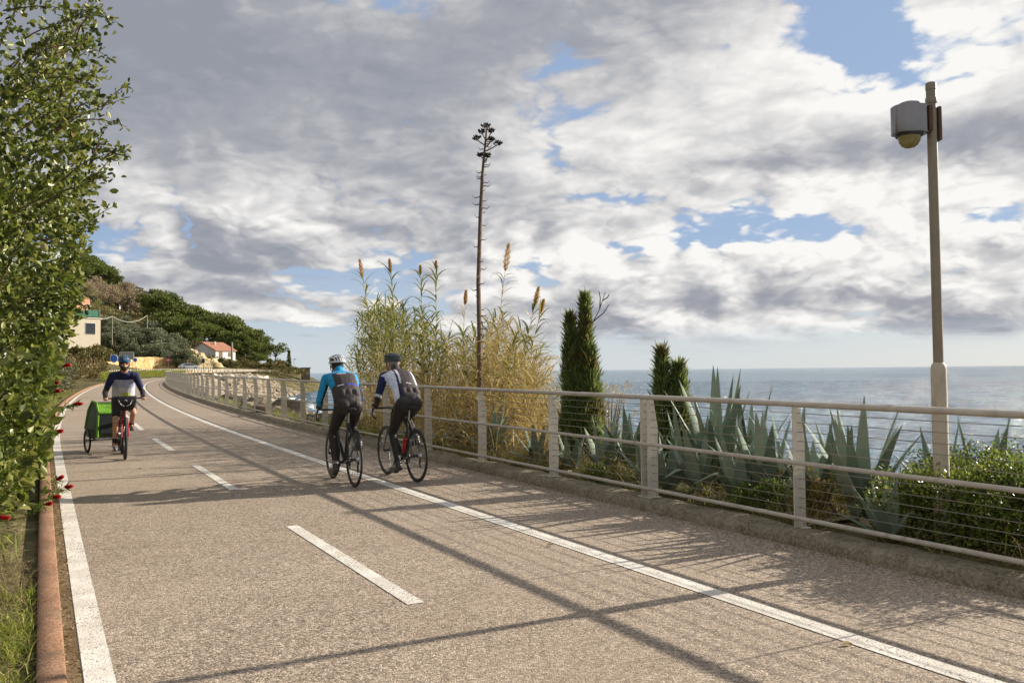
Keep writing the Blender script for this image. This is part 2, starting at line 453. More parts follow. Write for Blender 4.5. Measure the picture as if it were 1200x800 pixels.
def shore_off(Y): return float(np.interp(Y, [-20, 0, 12, 25, 40, 70, 85, 125, 150, 200, 250, 300], [6.5, 6.2, 6.3, 6.2, 7.5, 9.5, 10, 12, 14, 14, 12, 10]))
offs = [-460, -330, -240, -180, -140, -110, -88, -70, -56, -45, -36, -29, -23, -18, -14, -11, -8.5, -6.5, -5, -4.2, -3.88]
rows = []
tt = np.unique(np.concatenate([np.arange(-16, 60, 3.), np.arange(60, 246, 5.)]))
tt2 = list(tt)
for s in tt2:
    r = []
    for o in offs:
        p = CP(s, o); z = height(p.x, p.y) if p.y > -25 else .0
        if o > -5.1: z = p.z + .055
        r.append((p.x, p.y, z))
    for o in (-3.82, 1.7): p = CP(s, o); r.append((p.x, p.y, p.z - .06))
    r[-2] = (r[-2][0], r[-2][1], r[-2][2])
    p0 = CP(s, 1.8); so = shore_off(p0.y)
    fk = min(1, max(0, (p0.y - 15.5) / 6))
    for f, z in ((0, .075), (.18 - .1 * fk, .12 - .06 * fk), (.38 - .14 * fk, .05 - .5 * fk), (.52 - .06 * fk, -.25 - .9 * fk), (.7, -1.3 - .6 * fk), (.88, -2.5 - .2 * fk), (1.05, -3.3), (1.6, -5)):
        p = CP(s, 1.8 + (so - 1.8) * f)
        j = mnoise.noise(Vector((p.x * .7, p.y * .7, 3))) * (.25 if f > .3 else .04)
        base = p0.z if f < .45 else p0.z * max(0, 1 - (f - .45) * 2)
        r.append((p.x + j, p.y, base + z + j * .6))
    rows.append(r)
V = np.array(rows); n_, k_ = V.shape[:2]; I = np.arange(n_ * k_).reshape(n_, k_)
Fc = np.stack([I[:-1, :-1], I[:-1, 1:], I[1:, 1:], I[1:, :-1]], -1).reshape(-1, 4)
ground = npmesh('ground', V, Fc, M_land, smooth=True); ground['kind'] = 'structure'

# cape beyond the end of the swept land
gx = np.linspace(-170, -20, 60); gy = np.linspace(228, 420, 60)
P = []
for y in gy:
    for x in gx:
        px = 600 + 1000 * x / y
        z = float(table(min(px, 359), y))
        z = z - max(0, px - 346) * .16 + mnoise.fractal(Vector((x * .06, y * .06, 5)), 1, 2, 4) * .7
        P.append((x, y, z - .25))
I = np.arange(3600).reshape(60, 60)
cape = npmesh('headland', P, np.stack([I[:-1, :-1], I[:-1, 1:], I[1:, 1:], I[1:, :-1]], -1).reshape(-1, 4), M_land, smooth=True); cape['kind'] = 'structure'

# sea: real low waves near the shore, flat far out
def sea_grid(name, xs, ys, amp):
    X, Y = np.meshgrid(xs, ys)
    Z = -3 + amp * (np.sin(X * .9 + Y * 1.7 + 2 * np.sin(Y * .13)) * .4 + np.sin(X * .5 - Y * 1.1 + 1.7 * np.sin(X * .21)) * .5 + np.sin(X * .23 + Y * .31) * .6)
    V = np.stack([X, Y, Z], -1); n, k = X.shape; I = np.arange(n * k).reshape(n, k)
    return npmesh(name, V, np.stack([I[:-1, :-1], I[:-1, 1:], I[1:, 1:], I[1:, :-1]], -1).reshape(-1, 4), M_sea, smooth=True)
xs = np.concatenate([[-30000, -6000, -1500, -300], np.linspace(-80, 260, 240), [500, 1500, 6000, 30000]])
ys = np.concatenate([[-3000, -300], np.linspace(-30, 300, 260), [420, 700, 1200, 3000, 8000, 40000]])
sea = sea_grid('sea', xs, ys, .10); sea['kind'] = 'structure'

# path surface, verge strips, kerbs
ribbon('bike_path', [(-3.80, 0), (-1.9, 0), (0, 0), (1.55, 0)], M_asphalt)
ribbon('verge_strip', [(-3.79, .004), (-3.695, .004)], M_soil)
hw = .066
ribbon('edge_line', [(-3.62 - hw, .004), (-3.62 + hw, .004)], M_paint)
ribbon('lane_line', [(-.118, .004), (.035, .004)], M_paint)
s0 = s_of_y(5.4, -1.8); per = 5.72
for i in range(-3, 26):
    a = s0 + i * per
    ribbon('lane_dash', [(-1.81 - .056, .004), (-1.81 + .056, .004)], M_paint, ss=np.linspace(a, a + 3.02, 7))
# right kerb: rough concrete upstand
ribbon('kerb', [(1.50, -.03), (1.51, .07), (1.535, .10), (1.66, .115), (1.80, .11), (1.84, .07), (1.86, -.05)], M_kerb, ss=np.unique(np.concatenate([np.arange(-16, 40, .22), SS[SS >= 40]])), smooth=False, jag=.03)
# left kerb: terracotta concrete blocks with joints
rows = []
tk = []
for i in range(-12, 90):
    a = i * 1.0
    tk += [(a + .002, 0), (a + .010, 1), (a + .990, 1), (a + .998, 0)]
V = []
for s, up in tk:
    jg = .006 * mnoise.noise(Vector((s, 0, 0)))
    hh = .105 if up else .07
    for o, h in ((-3.885, -.05), (-3.885, hh - .010), (-3.875, hh), (-3.775, hh), (-3.765, hh - .010), (-3.765, -.05)):
        V.append(tuple(CP(s, o + jg, h)))
n_ = len(tk); I = np.arange(n_ * 6).reshape(n_, 6)
kb = npmesh('kerb_left', V, np.stack([I[:-1, :-1], I[:-1, 1:], I[1:, 1:], I[1:, :-1]], -1).reshape(-1, 4), M_terra); kb['kind'] = 'structure'

# ------------------------------------------------------------------ fence on the kerb
M_rail = worn('rail_paint', (.45, .40, .33), .55, 0, .12, 9, .1, grime=(.30, .25, .19))
M_cable = worn('cable_steel', (.26, .23, .19), .45, .6, .15, 20, .05)
def _post(T, b):
    c = T.coord(); n = T.noise(c, 8, 6, .7); n2 = T.noise(c, 90, 3, .6)
    col = T.mix(n.smooth(.35, .65), (.50, .46, .37), (.60, .56, .46))
    col = T.mix(T.noise(T.mapping(c, (1, 1, .25)), 26, 5, .7).smooth(.60, .70) * .8, col, (.16, .12, .08))
    T.put(b.inputs['Base Color'], col); T.put(b.inputs['Normal'], T.bump(n2, .3, .003))
M_post = mat('post_paint', rough=.7, fn=_post)
FO = 1.66
fence = empty('railing', tuple(CP(4, FO, .1)))
tag(fence, 'pale painted metal railing with thin horizontal cables along the sea side of the path', 'railing')
fence_inv = Matrix.Translation(fence.location).inverted()
def infence(o):
    o.parent = fence; o.matrix_parent_inverse = fence_inv; return o
HK = .113
s_post0 = s_of_y(7.16, FO)
fp = [(.0 - .045, 0), (.085, 0), (.085, .74), (.035, 1.015), (-.045, 1.015)]
pm = MB().prism([(x, z) for x, z in fp], -.006, .006, ez=(0, 1, 0))
pm.box((.02, 0, .004), (.15, .10, .012))
post0 = pm.build('post', M_post, bevel=.0015)
post_mesh = post0.data; bpy.data.objects.remove(post0)
nposts = 0
spacing = 1.955
for i in range(-5, 52):
    s = s_post0 + i * spacing
    for ex in ((0, .11) if i % 8 == 1 else (0,)):
        p = CP(s + ex, FO, HK); q = CP(s + ex + .3, FO, HK)
        t = (q - p); ang = math.atan2(-t.x, t.y)
        o = bpy.data.objects.new('post', post_mesh); COL.objects.link(o)
        o.location = p; o.rotation_euler = (0, 0, ang); infence(o); nposts += 1
s_end = s_post0 + 51 * spacing
rs = np.unique(np.concatenate([np.arange(s_post0 - 5 * spacing, s_end + 90, 1.0)]))
def railtube(name, off, h, r, m, seg=8, ss=rs, flat=1.0):
    pts = [CP(s, off, h) for s in ss]
    return infence(MB().tube(pts, r, seg, flat=flat, up=(0, 0, 1)).build(name, m, smooth=True))
railtube('top_rail', FO - .03, HK + 1.035, .030, M_rail, 10, flat=.85)
railtube('middle_rail', FO - .066, HK + .553, .019, M_rail)
railtube('bottom_rail', FO - .066, HK + .10, .019, M_rail)
for a, b_ in ((.10, .57), (.57, 1.035)):
    for k in range(1, 6): railtube('cable', FO + .005, HK + a + (b_ - a) * k / 6, .0032, M_cable, 5)
# posts farther out, beyond the first hundred metres
for i in range(52, 95):
    s = s_post0 + i * spacing
    if i % 2: continue
    p = CP(s, FO, HK); q = CP(s + .3, FO, HK); t = q - p
    o = bpy.data.objects.new('post', post_mesh); COL.objects.link(o); o.location = p; o.rotation_euler = (0, 0, math.atan2(-t.x, t.y)); infence(o)

# ------------------------------------------------------------------ camera pole
M_pole = worn('pole_paint', (.25, .21, .15), .5, .2, .12, 7, .1, grime=(.20, .17, .13))
M_sleeve = worn('pole_sleeve', (.46, .40, .30), .7, 0, .12, 5, .2, grime=(.32, .27, .20))
M_house = worn('housing_metal', (.24, .225, .22), .3, .85, .08, 5, .03)
M_rust = worn('rusty_bracket', (.13, .075, .045), .8, .3, .35, 14, .4)
M_dome = mat('camera_dome', (.55, .45, .18), .06, 0, .6, **{'Transmission Weight': .55, 'IOR': 1.4})
M_dark = worn('dark_plastic', (.02, .02, .022), .45, 0, .3, 20, .05)
pole = empty('camera_pole', (3.315, 6.64, .04))
tag(pole, 'tall grey brown pole carrying a dome camera, standing behind the railing in the bush', 'camera pole')
MB().lathe([(.058, -.15), (.058, 1.44), (.052, 1.47), (.038, 1.49)], seg=12).build('pole_sleeve', M_sleeve, pole, smooth=True)
MB().lathe([(.0375, 1.45), (.037, 3.66), (.03, 3.665), (.0, 3.67)], seg=16).build('upper_tube', M_pole, pole, smooth=True)
MB().lathe([(.041, 3.52), (.044, 3.53), (.044, 3.56), (.041, 3.57)], seg=16).build('pole_band', M_pole, pole, smooth=True)
m = MB().lathe([(.040, 3.63), (.040, 3.682), (.028, 3.69), (0, 3.69)], seg=16)
m.build('pole_cap', M_pole, pole, smooth=True)
m = MB().box((.052, .0, 3.36), (.028, .07, .27)); m.build('bracket', M_rust, pole, bevel=.012)
poly = []
for k in range(28):
    q = 2 * PI * k / 28; poly.append((-.175 + .135 * math.copysign(abs(math.cos(q)) ** .75, math.cos(q)), .105 * math.copysign(abs(math.sin(q)) ** .8, math.sin(q))))
m = MB().prism(poly, 3.28, 3.50, ex=(1, 0, 0), ey=(0, 1, 0), ez=(0, 0, 1))
hs = m.build('camera_housing', M_house, pole, smooth=True, bevel=.006, sharp=35)
MB().lathe([(.085, 3.50), (.075, 3.525), (.03, 3.54), (0, 3.542)], c=(-.175, 0, 0), seg=20).build('housing_cap', M_house, pole, smooth=True)
MB().box((-.045, 0, 3.39), (.03, .17, .20)).build('clamp', M_rust, pole, bevel=.008)
MB().lathe([(.10, 3.262), (.104, 3.275), (.104, 3.283), (.09, 3.284)], c=(-.18, 0, 0), seg=24).build('dome_ring', M_dark, pole, smooth=True)
MB().lathe([(.0, 3.168), (.03, 3.172), (.058, 3.188), (.077, 3.215), (.085, 3.245), (.086, 3.265)], c=(-.18, 0, 0), seg=24).build('camera_dome', M_dome, pole, smooth=True)
m = MB().ell((-.18, 0, 3.235), (.04, .04, .045)); m.build('camera_lens', M_dark, pole, smooth=True)
# ------------------------------------------------------------------ foliage builders
def unit(v): return v / np.maximum(np.linalg.norm(v, axis=-1, keepdims=True), 1e-9)
def rdir(n): return unit(rng.normal(size=(n, 3)))
def leaves(name, C, D, L, Wd, mat_, parent=None, fold=.25, six=False, N=None):
    """one folded leaf per centre: C base points, D directions"""
    n = len(C); D = unit(D); R = N if N is not None else rdir(n)
    side = unit(np.cross(D, R)); up = np.cross(side, D)
    L = np.broadcast_to(np.asarray(L, float), (n,))[:, None]; Wd = np.broadcast_to(np.asarray(Wd, float), (n,))[:, None]
    if six:
        a = C; t = C + D * L - up * L * .10
        q1 = C + D * L * .3; q2 = C + D * L * .72 - up * L * .03
        V = np.stack([a, q1 + side * Wd * .42 + up * Wd * fold, q2 + side * Wd * .45 + up * Wd * fold, t, q2 - side * Wd * .45 + up * Wd * fold, q1 - side * Wd * .42 + up * Wd * fold], 1)
        b = np.arange(n)[:, None] * 6
        Fc = np.concatenate([b + np.array([0, 1, 2, 3]), b + np.array([0, 3, 4, 5])], 1).reshape(-1, 4)
    else:
        V = np.stack([C, C + D * L * .48 + side * Wd * .5 + up * Wd * fold, C + D * L, C + D * L * .48 - side * Wd * .5 + up * Wd * fold], 1)
        Fc = np.arange(n * 4).reshape(n, 4)
    return npmesh(name, V, Fc, mat_, parent)
def blades(name, B, D, L, Wd, droop, mat_, parent=None, K=5, prof=None, twist=0.0, pos_droop=None):
    """narrow arching strips: B base, D start direction; they bend towards the ground"""
    n = len(B); D = unit(D); L = np.broadcast_to(np.asarray(L, float), (n,)); Wd = np.broadcast_to(np.asarray(Wd, float), (n,)); droop = np.broadcast_to(np.asarray(droop, float), (n,))
    side = unit(np.cross(D, np.array([0, 0, 1.]) + .25 * rng.normal(size=(n, 3))))
    p = B.copy(); d = D.copy(); rows = []
    prof = prof or (lambda t: (1 - t) ** .7 * min(1, .5 + 3 * t))
    for k in range(K + 1):
        w = Wd * max(prof(k / K), .02) * .5
        rows += [p - side * w[:, None], p + side * w[:, None]]
        d = unit(d + np.array([0, 0, -1.]) * (droop / K)[:, None] * (1 + k / K))
        p = p + d * (L / K)[:, None]
    V = np.stack(rows, 1); b = np.arange(n)[:, None] * (2 * K + 2)
    Fc = np.concatenate([b + np.array([2 * k, 2 * k + 1, 2 * k + 3, 2 * k + 2]) for k in range(K)], 1).reshape(-1, 4)
    return npmesh(name, V, Fc, mat_, parent)
def at_off(px, off):
    """the point at a sideways offset from the line seen at picture column px"""
    ss = np.linspace(0, 120, 4801); P = curve(ss, off)
    k = np.argmin(np.abs(600 + 1000 * P[:, 0] / np.maximum(P[:, 1], .1) - px)); return Vector(P[k])

ML_mastic = leafmat('mastic_leaf', [(0, (.014, .024, .006)), (.25, (.050, .075, .012)), (.55, (.15, .18, .026)), (.8, (.28, .30, .065)), (.93, (.40, .36, .15)), (.97, (.30, .16, .06)), (1, (.34, .08, .04))], .38, .32, .5, ps=.9)
ML_bush = leafmat('bush_leaf', [(0, (.018, .032, .008)), (.4, (.075, .11, .017)), (.75, (.20, .25, .034)), (1, (.42, .42, .07))], .4, .42, .45, ps=2)
ML_bottle = leafmat('bottlebrush_leaf', [(0, (.03, .055, .010)), (.5, (.10, .16, .022)), (1, (.24, .26, .05))], .5, .35, ps=1.5)
ML_olean = leafmat('oleander_leaf', [(0, (.035, .05, .022)), (.5, (.10, .12, .06)), (1, (.24, .24, .13))], .55, .25, ps=.4)
ML_brown = leafmat('autumn_leaf', [(0, (.045, .035, .012)), (.5, (.14, .105, .03)), (1, (.26, .20, .08))], .6, .25, ps=.4)
ML_grass = leafmat('grass_blade', [(0, (.09, .12, .016)), (.45, (.23, .28, .03)), (.8, (.40, .42, .07)), (1, (.55, .46, .2))], .55, .45, patch=[(0, (.13, .10, .05)), (1, (.36, .28, .15))], ps=1.3)
ML_dry = leafmat('dry_grass', [(0, (.10, .07, .03)), (.5, (.27, .20, .09)), (1, (.50, .40, .22))], .7, .3, ps=1.4)
ML_reed = leafmat('reed_leaf', [(0, (.06, .085, .016)), (.4, (.14, .17, .03)), (.7, (.27, .26, .06)), (1, (.45, .36, .12))], .5, .35, ps=.7)
ML_reedry = leafmat('reed_dry', [(0, (.12, .085, .025)), (.35, (.34, .25, .07)), (.7, (.56, .42, .15)), (1, (.72, .58, .30))], .6, .35, ps=.8)
ML_plume = leafmat('plume_hair', [(0, (.34, .20, .07)), (.5, (.58, .38, .15)), (1, (.80, .60, .30))], .7, .35, ps=2)
ML_cyp = leafmat('cypress_spray', [(0, (.05, .08, .03)), (.45, (.14, .19, .06)), (.8, (.26, .31, .085)), (1, (.38, .37, .12))], .6, .5, .3, ps=2.5, patch=[(0, (.09, .09, .03)), (1, (.21, .16, .06))])
ML_weed = leafmat('weed_leaf', [(0, (.035, .06, .010)), (.5, (.11, .17, .025)), (1, (.24, .30, .05))], .5, .35, ps=2)
ML_brownweed = leafmat('brown_weed', [(0, (.10, .06, .02)), (.4, (.22, .15, .04)), (.7, (.28, .26, .05)), (1, (.48, .36, .14))], .6, .35, ps=3)
ML_red = leafmat('red_bristle', [(0, (.30, .010, .012)), (.6, (.62, .03, .03)), (1, (.75, .10, .07))], .5, .2, ps=5)
M_bark = worn('bark', (.12, .09, .06), .9, 0, .35, 9, .7)
M_twig = worn('twig', (.10, .065, .045), .9, 0, .3, 20, .4)

def in_blobs(n, blobs, shell=.0):
    """random points in ellipsoids [(centre, radii)], crowded towards the surface; returns points and outward directions"""
    vol = np.array([r[0] * r[1] * r[2] for c, r in blobs]); pick = rng.choice(len(blobs), n, p=vol ** .8 / (vol ** .8).sum())
    C = np.array([b[0] for b in blobs])[pick]; R = np.array([b[1] for b in blobs])[pick]
    d = rdir(n); rad = (shell + (1 - shell) * rng.random(n)) ** .45
    return C + d * R * rad[:, None], unit(d / R)

# ------------------------------------------------------------------ left: tall mastic hedge bush
hb = empty('mastic_bush', (-6.9, 10.2, .1))
tag(hb, 'tall dense mastic bush with glossy leaves filling the left edge above the terracotta kerb', 'bush')
blobs = [((-6.75, 9.9, 1.5), (1.95, 2.3, 1.9)), ((-6.85, 9.7, 3.4), (2.05, 2.3, 1.9)), ((-7.0, 9.9, 5.3), (2.0, 2.2, 1.7)), ((-8.6, 10.2, 3.5), (2.4, 2.4, 3.9)),
         ((-6.05, 8.5, .9), (1.35, 1.2, 1.3)), ((-7.6, 13, 2.2), (1.9, 2.6, 2.3)), ((-6.1, 9.4, 2.6), (1.2, 1.5, 1.5)), ((-5.75, 9.3, 4.1), (.95, 1.2, .9)), ((-7.6, 8.3, 2.2), (1.9, 1.4, 2.4)), ((-9.6, 16, 1.6), (1.9, 2.6, 1.7)), ((-5.9, 9.6, 5.5), (1.15, 1.2, .9)), ((-6.9, 9.2, 6.2), (2.0, 1.4, 1.2)), ((-5.6, 8.9, 1.0), (.95, 1.3, 1.0)), ((-5.35, 8.3, .8), (.7, .8, .8))]
def clumped(n, blobs, k, r, shell=.55):
    C, N = in_blobs(k, blobs, shell)
    pick = rng.integers(0, k, n)
    return C[pick] + rdir(n) * (rng.random((n, 1)) ** .6) * r, N[pick]
P, N = clumped(40000, blobs, 1500, .26, .62)
P2, N2 = in_blobs(22000, blobs, .6)
P = np.concatenate([P, P2]); N = np.concatenate([N, N2])
def over(P, extra=0):
    lim = -3.86 + np.interp(P[:, 2], [0, .8, 1.5, 2.5, 4, 5, 7], [-.06, .0, .14, .40, .62, .72, .8]) + extra
    jit = np.array([mnoise.noise(Vector(p * 1.6)) * .20 + mnoise.noise(Vector(p * 5)) * .10 for p in P])
    return np.array([float(off_of(p[0], p[1])) for p in P]) < lim + jit
ok = (P[:, 2] > .12) & (P[:, 2] < 6.6) & over(P) & (rng.random(len(P)) > np.interp(P[:, 2], [4.3, 5.2, 6.2], [0, .55, .85]) * np.interp([float(off_of(p[0], p[1])) for p in P], [-6.0, -4.4], [.35, 1.0]))
P, N = P[ok] - [-6.9, 10.2, .1], N[ok]; n = len(P)
lowk = np.interp(P[:, 2], [1.2, 3.2], [1.15, .95]); u_ = rng.random(n) ** 1.3
leaves('foliage', P, unit(N * .8 + rdir(n) * .9 + [0, 0, .15]), (.058 + .065 * u_) * lowk, (.036 + .045 * u_) * lowk, ML_mastic, hb, .18, six=True)
# overhanging shoots with pinnate leaves
def shoot(start, end, sag=.0, nl=26, L=.055, spread=.06):
    a, b_ = Vector(start), Vector(end); pts = []
    for i in range(9):
        t = i / 8; p = a.lerp(b_, t); p.z += math.sin(t * PI) * sag; p += Vector((mnoise.noise(p * 2) * .05, mnoise.noise(p * 2 + Vector((5, 0, 0))) * .05, mnoise.noise(p * 2 + Vector((0, 7, 0))) * .05)); pts.append(p)
    LP, LD = [], []
    d = (b_ - a).normalized()
    for i in range(nl):
        t = .25 + .75 * i / (nl - 1); k = min(7, int(t * 8)); p = pts[k].lerp(pts[k + 1], t * 8 - k)
        LP.append(p + Vector(rng.normal(size=3) * spread * .4)); LD.append(Vector(rdir(1)[0]) + d * .6)
    return pts, LP, LD
tw = MB(); LP, LD = [], []
shoots = [((-5.3, 9.3, 4.0), (-4.22, 9.3, 4.55)), ((-5.0, 9.3, 3.6), (-4.22, 9.2, 3.95)), ((-5.2, 9.3, 3.4), (-4.35, 9.3, 3.65)), ((-5.4, 9.3, 4.2), (-4.55, 9.2, 4.75)), ((-5.6, 9.2, 4.5), (-4.9, 9.2, 5.3)),
          ((-5.3, 9.2, 3.9), (-4.62, 9.1, 4.35)), ((-5.2, 9.2, 3.1), (-4.55, 9.2, 3.3)), ((-5.5, 9.2, 4.6), (-4.75, 9.0, 4.95)), ((-5.3, 9.3, 3.8), (-4.5, 9.4, 4.08)), ((-5.8, 9.4, 4.9), (-5.2, 9.3, 6.0)), ((-5.2, 9.3, 3.0), (-4.66, 9.3, 2.75))]
for q in range(26):
    y = 8.6 + 2.0 * rng.random(); z = 2.2 + 3.4 * rng.random(); x = -.512 * y - .32 - .3 * rng.random()
    shoots.append(((x - .2, y, z), (x + .28 + .4 * rng.random(), y - .3 * rng.random(), z + .35 * rng.random())))
for a, b_ in shoots:
    ln = (Vector(a) - Vector(b_)).length
    for sub in range(3 if ln > .8 else 1):
        t0 = .3 + .22 * sub
        aa = Vector(a).lerp(Vector(b_), t0 if sub else 0)
        bb = Vector(b_) if not sub else aa + (Vector(b_) - Vector(a)) * .45 + Vector(rng.normal(size=3) * .16)
        pts, lp, ld = shoot(aa, bb, .05, int(16 + 34 * min(1, ln)) if not sub else 20)
        tw.tube([p - Vector((-6.9, 10.2, .1)) for p in pts], [.009 - .0008 * i for i in range(9)], 5, cap=False)
        LP += lp; LD += ld
LPa = np.array([tuple(p) for p in LP]) - [-6.9, 10.2, .1]; n = len(LPa)
leaves('shoot_leaves', LPa, np.array([tuple(d) for d in LD]), .055 + .035 * rng.random(n), .028 + .014 * rng.random(n), ML_mastic, hb, .2, six=True)
for k in range(40):
    a = PI * 2 * rng.random(); st = Vector((.1 * math.cos(a), .2 * math.sin(a), .0)); e = Vector((.2, -.6, 2.6)) + Vector(rng.normal(size=3)) * .55
    tw.tube([st, st.lerp(e, .5) + Vector((0, 0, .3)), e], [.03, .018, .006], 5, cap=False)
tw.build('branches', M_twig, hb, smooth=True)

# bottlebrush with red flowers growing through it at the kerb
bbx = (-5.2, 9.0, .1)
bb = empty('bottlebrush', bbx)
tag(bb, 'narrow leaved bottlebrush shrub with red brush flowers leaning over the terracotta kerb', 'shrub')
blb = [((-5.05, 8.9, .75), (.55, .95, .75)), ((-5.5, 9.6, 1.0), (.6, 1.2, .9)), ((-5.9, 10.9, 1.0), (.6, 1.3, .85)), ((-5.35, 8.4, .5), (.6, .5, .5)), ((-6.6, 12.2, .9), (.6, 1.2, .8)), ((-8.0, 15, .7), (.7, 2.6, .7))]
blb = [(c, tuple(v * .72 for v in r)) for c, r in blb]
P, N = clumped(6000, blb[:5], 300, .16, .3); ok = (P[:, 2] > .12) & over(P, -.06); P, N = P[ok] - bbx, N[ok]; n = len(P)
leaves('foliage', P, unit(N * .6 + rdir(n) * .5 + [.1, -.1, .7]), .07 + .05 * rng.random(n), .009 + .006 * rng.random(n), ML_bottle, bb, .1)
m = MB()
for k in range(16):
    c_ = blb[k % 5][0]; e = Vector(c_) - Vector(bbx) + Vector(rng.normal(size=3) * .1) + Vector((-.9, 0, -.3)); m.tube([Vector((e.x - .1, e.y, 0)), Vector((e.x - .05, e.y, .3)), e + Vector((0, 0, .2))], [.012, .009, .004], 5, cap=False)
m.build('stems', M_twig, bb)
SPR, SPD = [], []
_th2 = [(77, 428, 9.6, 1.35), (91, 473, 9.0, 1.2), (69, 505, 8.7, 1.0), (67, 458, 9.2, .8), (66, 448, 9.4, .7), (70, 560, 8.6, .95), (80, 570, 8.4, 1.05), (66, 582, 8.3, 1.0), (4, 606, 7.3, 1.3), (57, 590, 8.3, .8)]
for px, py, Yd, sz in _th2:
    u, v = (px - 600) / 1000, -(py - 400) / 1000; d = _F + _R * u + _U * v; c_ = Vector((0, 0, 1.5)) + d * (Yd / d.y)
    ax = Vector((.9, -.2, .12 + .3 * rng.normal() * .4)).normalized(); Ln = .085 * sz
    q_ = 44; tl = rng.random(q_); cb = np.array(c_ - Vector(bbx)) - np.outer(.02 + tl * .24, np.array(ax)) - np.outer(tl ** 2 * .10, [0, 0, 1.]); SPR.append(cb); SPD.append(np.array(ax) * .8 + rdir(q_) * .8)
    n = 700; t = rng.random(n); ang = rng.random(n) * 2 * PI
    e1 = ax.orthogonal().normalized(); e2 = ax.cross(e1)
    base = np.array(c_ - Vector(bbx)) + np.outer((t - .5) * Ln, np.array(ax))
    dr = np.outer(np.cos(ang), np.array(e1)) + np.outer(np.sin(ang), np.array(e2)) + np.outer(.35 + .3 * rng.random(n), np.array(ax))
    f = leaves('flower', base, dr, .028 * (1 - .35 * np.abs(t - .5) * 2), .0045, ML_red, bb, .1)

SPR, SPD = np.concatenate(SPR), np.concatenate(SPD); leaves('sprig_leaves', SPR, SPD, .085, .013, ML_bottle, bb, .1)
# shrubs and hedge plants farther along the left kerb
def shrub(name, label, cat, X, Y, rad, h, n, L, Wd, m, group=None, k=None, up=.3, stemm=None):
    z = height(X, Y) if off_of(X, Y) < -3 else float(roadz(Y)) + .08
    o = empty(name, (X, Y, z)); tag(o, label, cat, group)
    bl = []
    for i in range(7):
        a = i * 2.4; q = .5 * rad * (i > 0); bl.append(((q * math.cos(a), q * math.sin(a), h * (.32 + .12 * (i % 3) + (.08 if i == 0 else 0))), (rad * (.55 + .12 * rnd.random()), rad * (.55 + .12 * rnd.random()), h * (.36 + .1 * rnd.random()))))
    P, N = clumped(n, bl, k or max(12, n // 26), rad * .22, .45)
    ok = P[:, 2] > .0; P, N = P[ok], N[ok]; q = len(P)
    leaves('foliage', P, unit(N * .6 + rdir(q) * .8 + [0, 0, up]), L * (.7 + .6 * rng.random(q)), Wd * (.7 + .6 * rng.random(q)), m, o, .2)
    mm = MB()
    for i in range(9):
        a = i * .7; mm.tube([(0.03 * i * math.cos(a), .03 * i * math.sin(a), -.05), (rad * .3 * math.cos(a), rad * .3 * math.sin(a), h * .35), (rad * .55 * math.cos(a), rad * .55 * math.sin(a), h * .75)], [.03 * rad + .006, .02 * rad + .004, .004], 5, cap=False)
    mm.build('stems', stemm or M_twig, o)
    return o
def kerb_pt(Y, d): s = s_of_y(Y, -3.9 - d); return CP(s, -3.9 - d)
for i, (Y, d, r, h, nn, m, lab, nm) in enumerate([
    (44, 1.7, 1.6, 3.6, 5200, ML_olean, 'tall grey green oleander nearest behind the red flowers on the left kerb', 'oleander'),
    (49, 1.5, 1.4, 3.3, 4200, ML_olean, 'second grey green oleander in the row on the left kerb', 'oleander'),
    (55, 1.8, 1.7, 3.5, 4200, ML_brown, 'olive brown shrub ending the oleander row left of the path', 'shrub'),
    (26, 2.9, 1.3, 1.9, 4200, ML_bottle, 'light green shrub between the mastic bush and the oleanders', 'shrub'),
    (60, 4.5, 2.4, 5.2, 4600, ML_brown, 'tall brownish shrub below the pale stone building', 'shrub'),
    (66, 9, 3.6, 6.2, 5200, ML_brown, 'wide brown leaved shrub under the green netting', 'shrub'),
    (38, 3.4, 1.8, 3.9, 5000, ML_brown, 'dark reddish shrub rising behind the oleander row', 'shrub')]):
    p = kerb_pt(Y, d); shrub(nm, lab, 'shrub', p.x, p.y, r, h, nn, .085 + Y * .0014, .03 + Y * .0006, m, group='shrubs along the left kerb')
# grass on the left verge
def scatter(n, s0_, s1_, o0, o1, h=.06, dens=None):
    s = s0_ + (s1_ - s0_) * rng.random(n); o = o0 + (o1 - o0) * rng.random(n); P = curve(s, 0)
    Yv = P[:, 1]; m = np.interp(Yv, _Y, _m); L = np.sqrt(1 + m * m)
    P = np.stack([P[:, 0] + o / L, P[:, 1] - m * o / L, P[:, 2] + h], -1)
    if dens is not None:
        k = np.array([mnoise.noise(Vector((p[0] * 1.3, p[1] * 1.3, 9))) for p in P]); P = P[k + dens > rng.random(n) * .6 - .2]
    return P
P = scatter(60000, 1.4, 8.5, -5.9, -3.90, .05, .22); n = len(P)
g = blades('grass', P, rdir(n) * .55 + [0, 0, 1], .06 + .09 * rng.random(n) ** 2, .006 + .004 * rng.random(n), .9, ML_grass, K=3); tag(g, 'short patchy grass on the verge left of the kerb', 'grass', kind='stuff')
P = scatter(50000, 3.4, 9.5, -6.0, -3.9, .05, .6); n = len(P)
g = blades('dry_grass', P, rdir(n) * .9 + [0, 0, .6], .07 + .10 * rng.random(n), .004, 1.2, ML_dry, K=3); tag(g, 'dry straw matted between the kerb and the mastic bush', 'grass', kind='stuff')
P = scatter(30000, 9.5, 62, -7.5, -4.0, .05, .2); n = len(P)
g = blades('verge_grass', P, rdir(n) * .6 + [0, 0, 1], .10 + .14 * rng.random(n), .016, .8, ML_grass, K=2); tag(g, 'bright grass strip running along the left kerb', 'grass', kind='stuff')
P = scatter(700, 2.2, 16, -3.77, -3.69, .008); n = len(P)
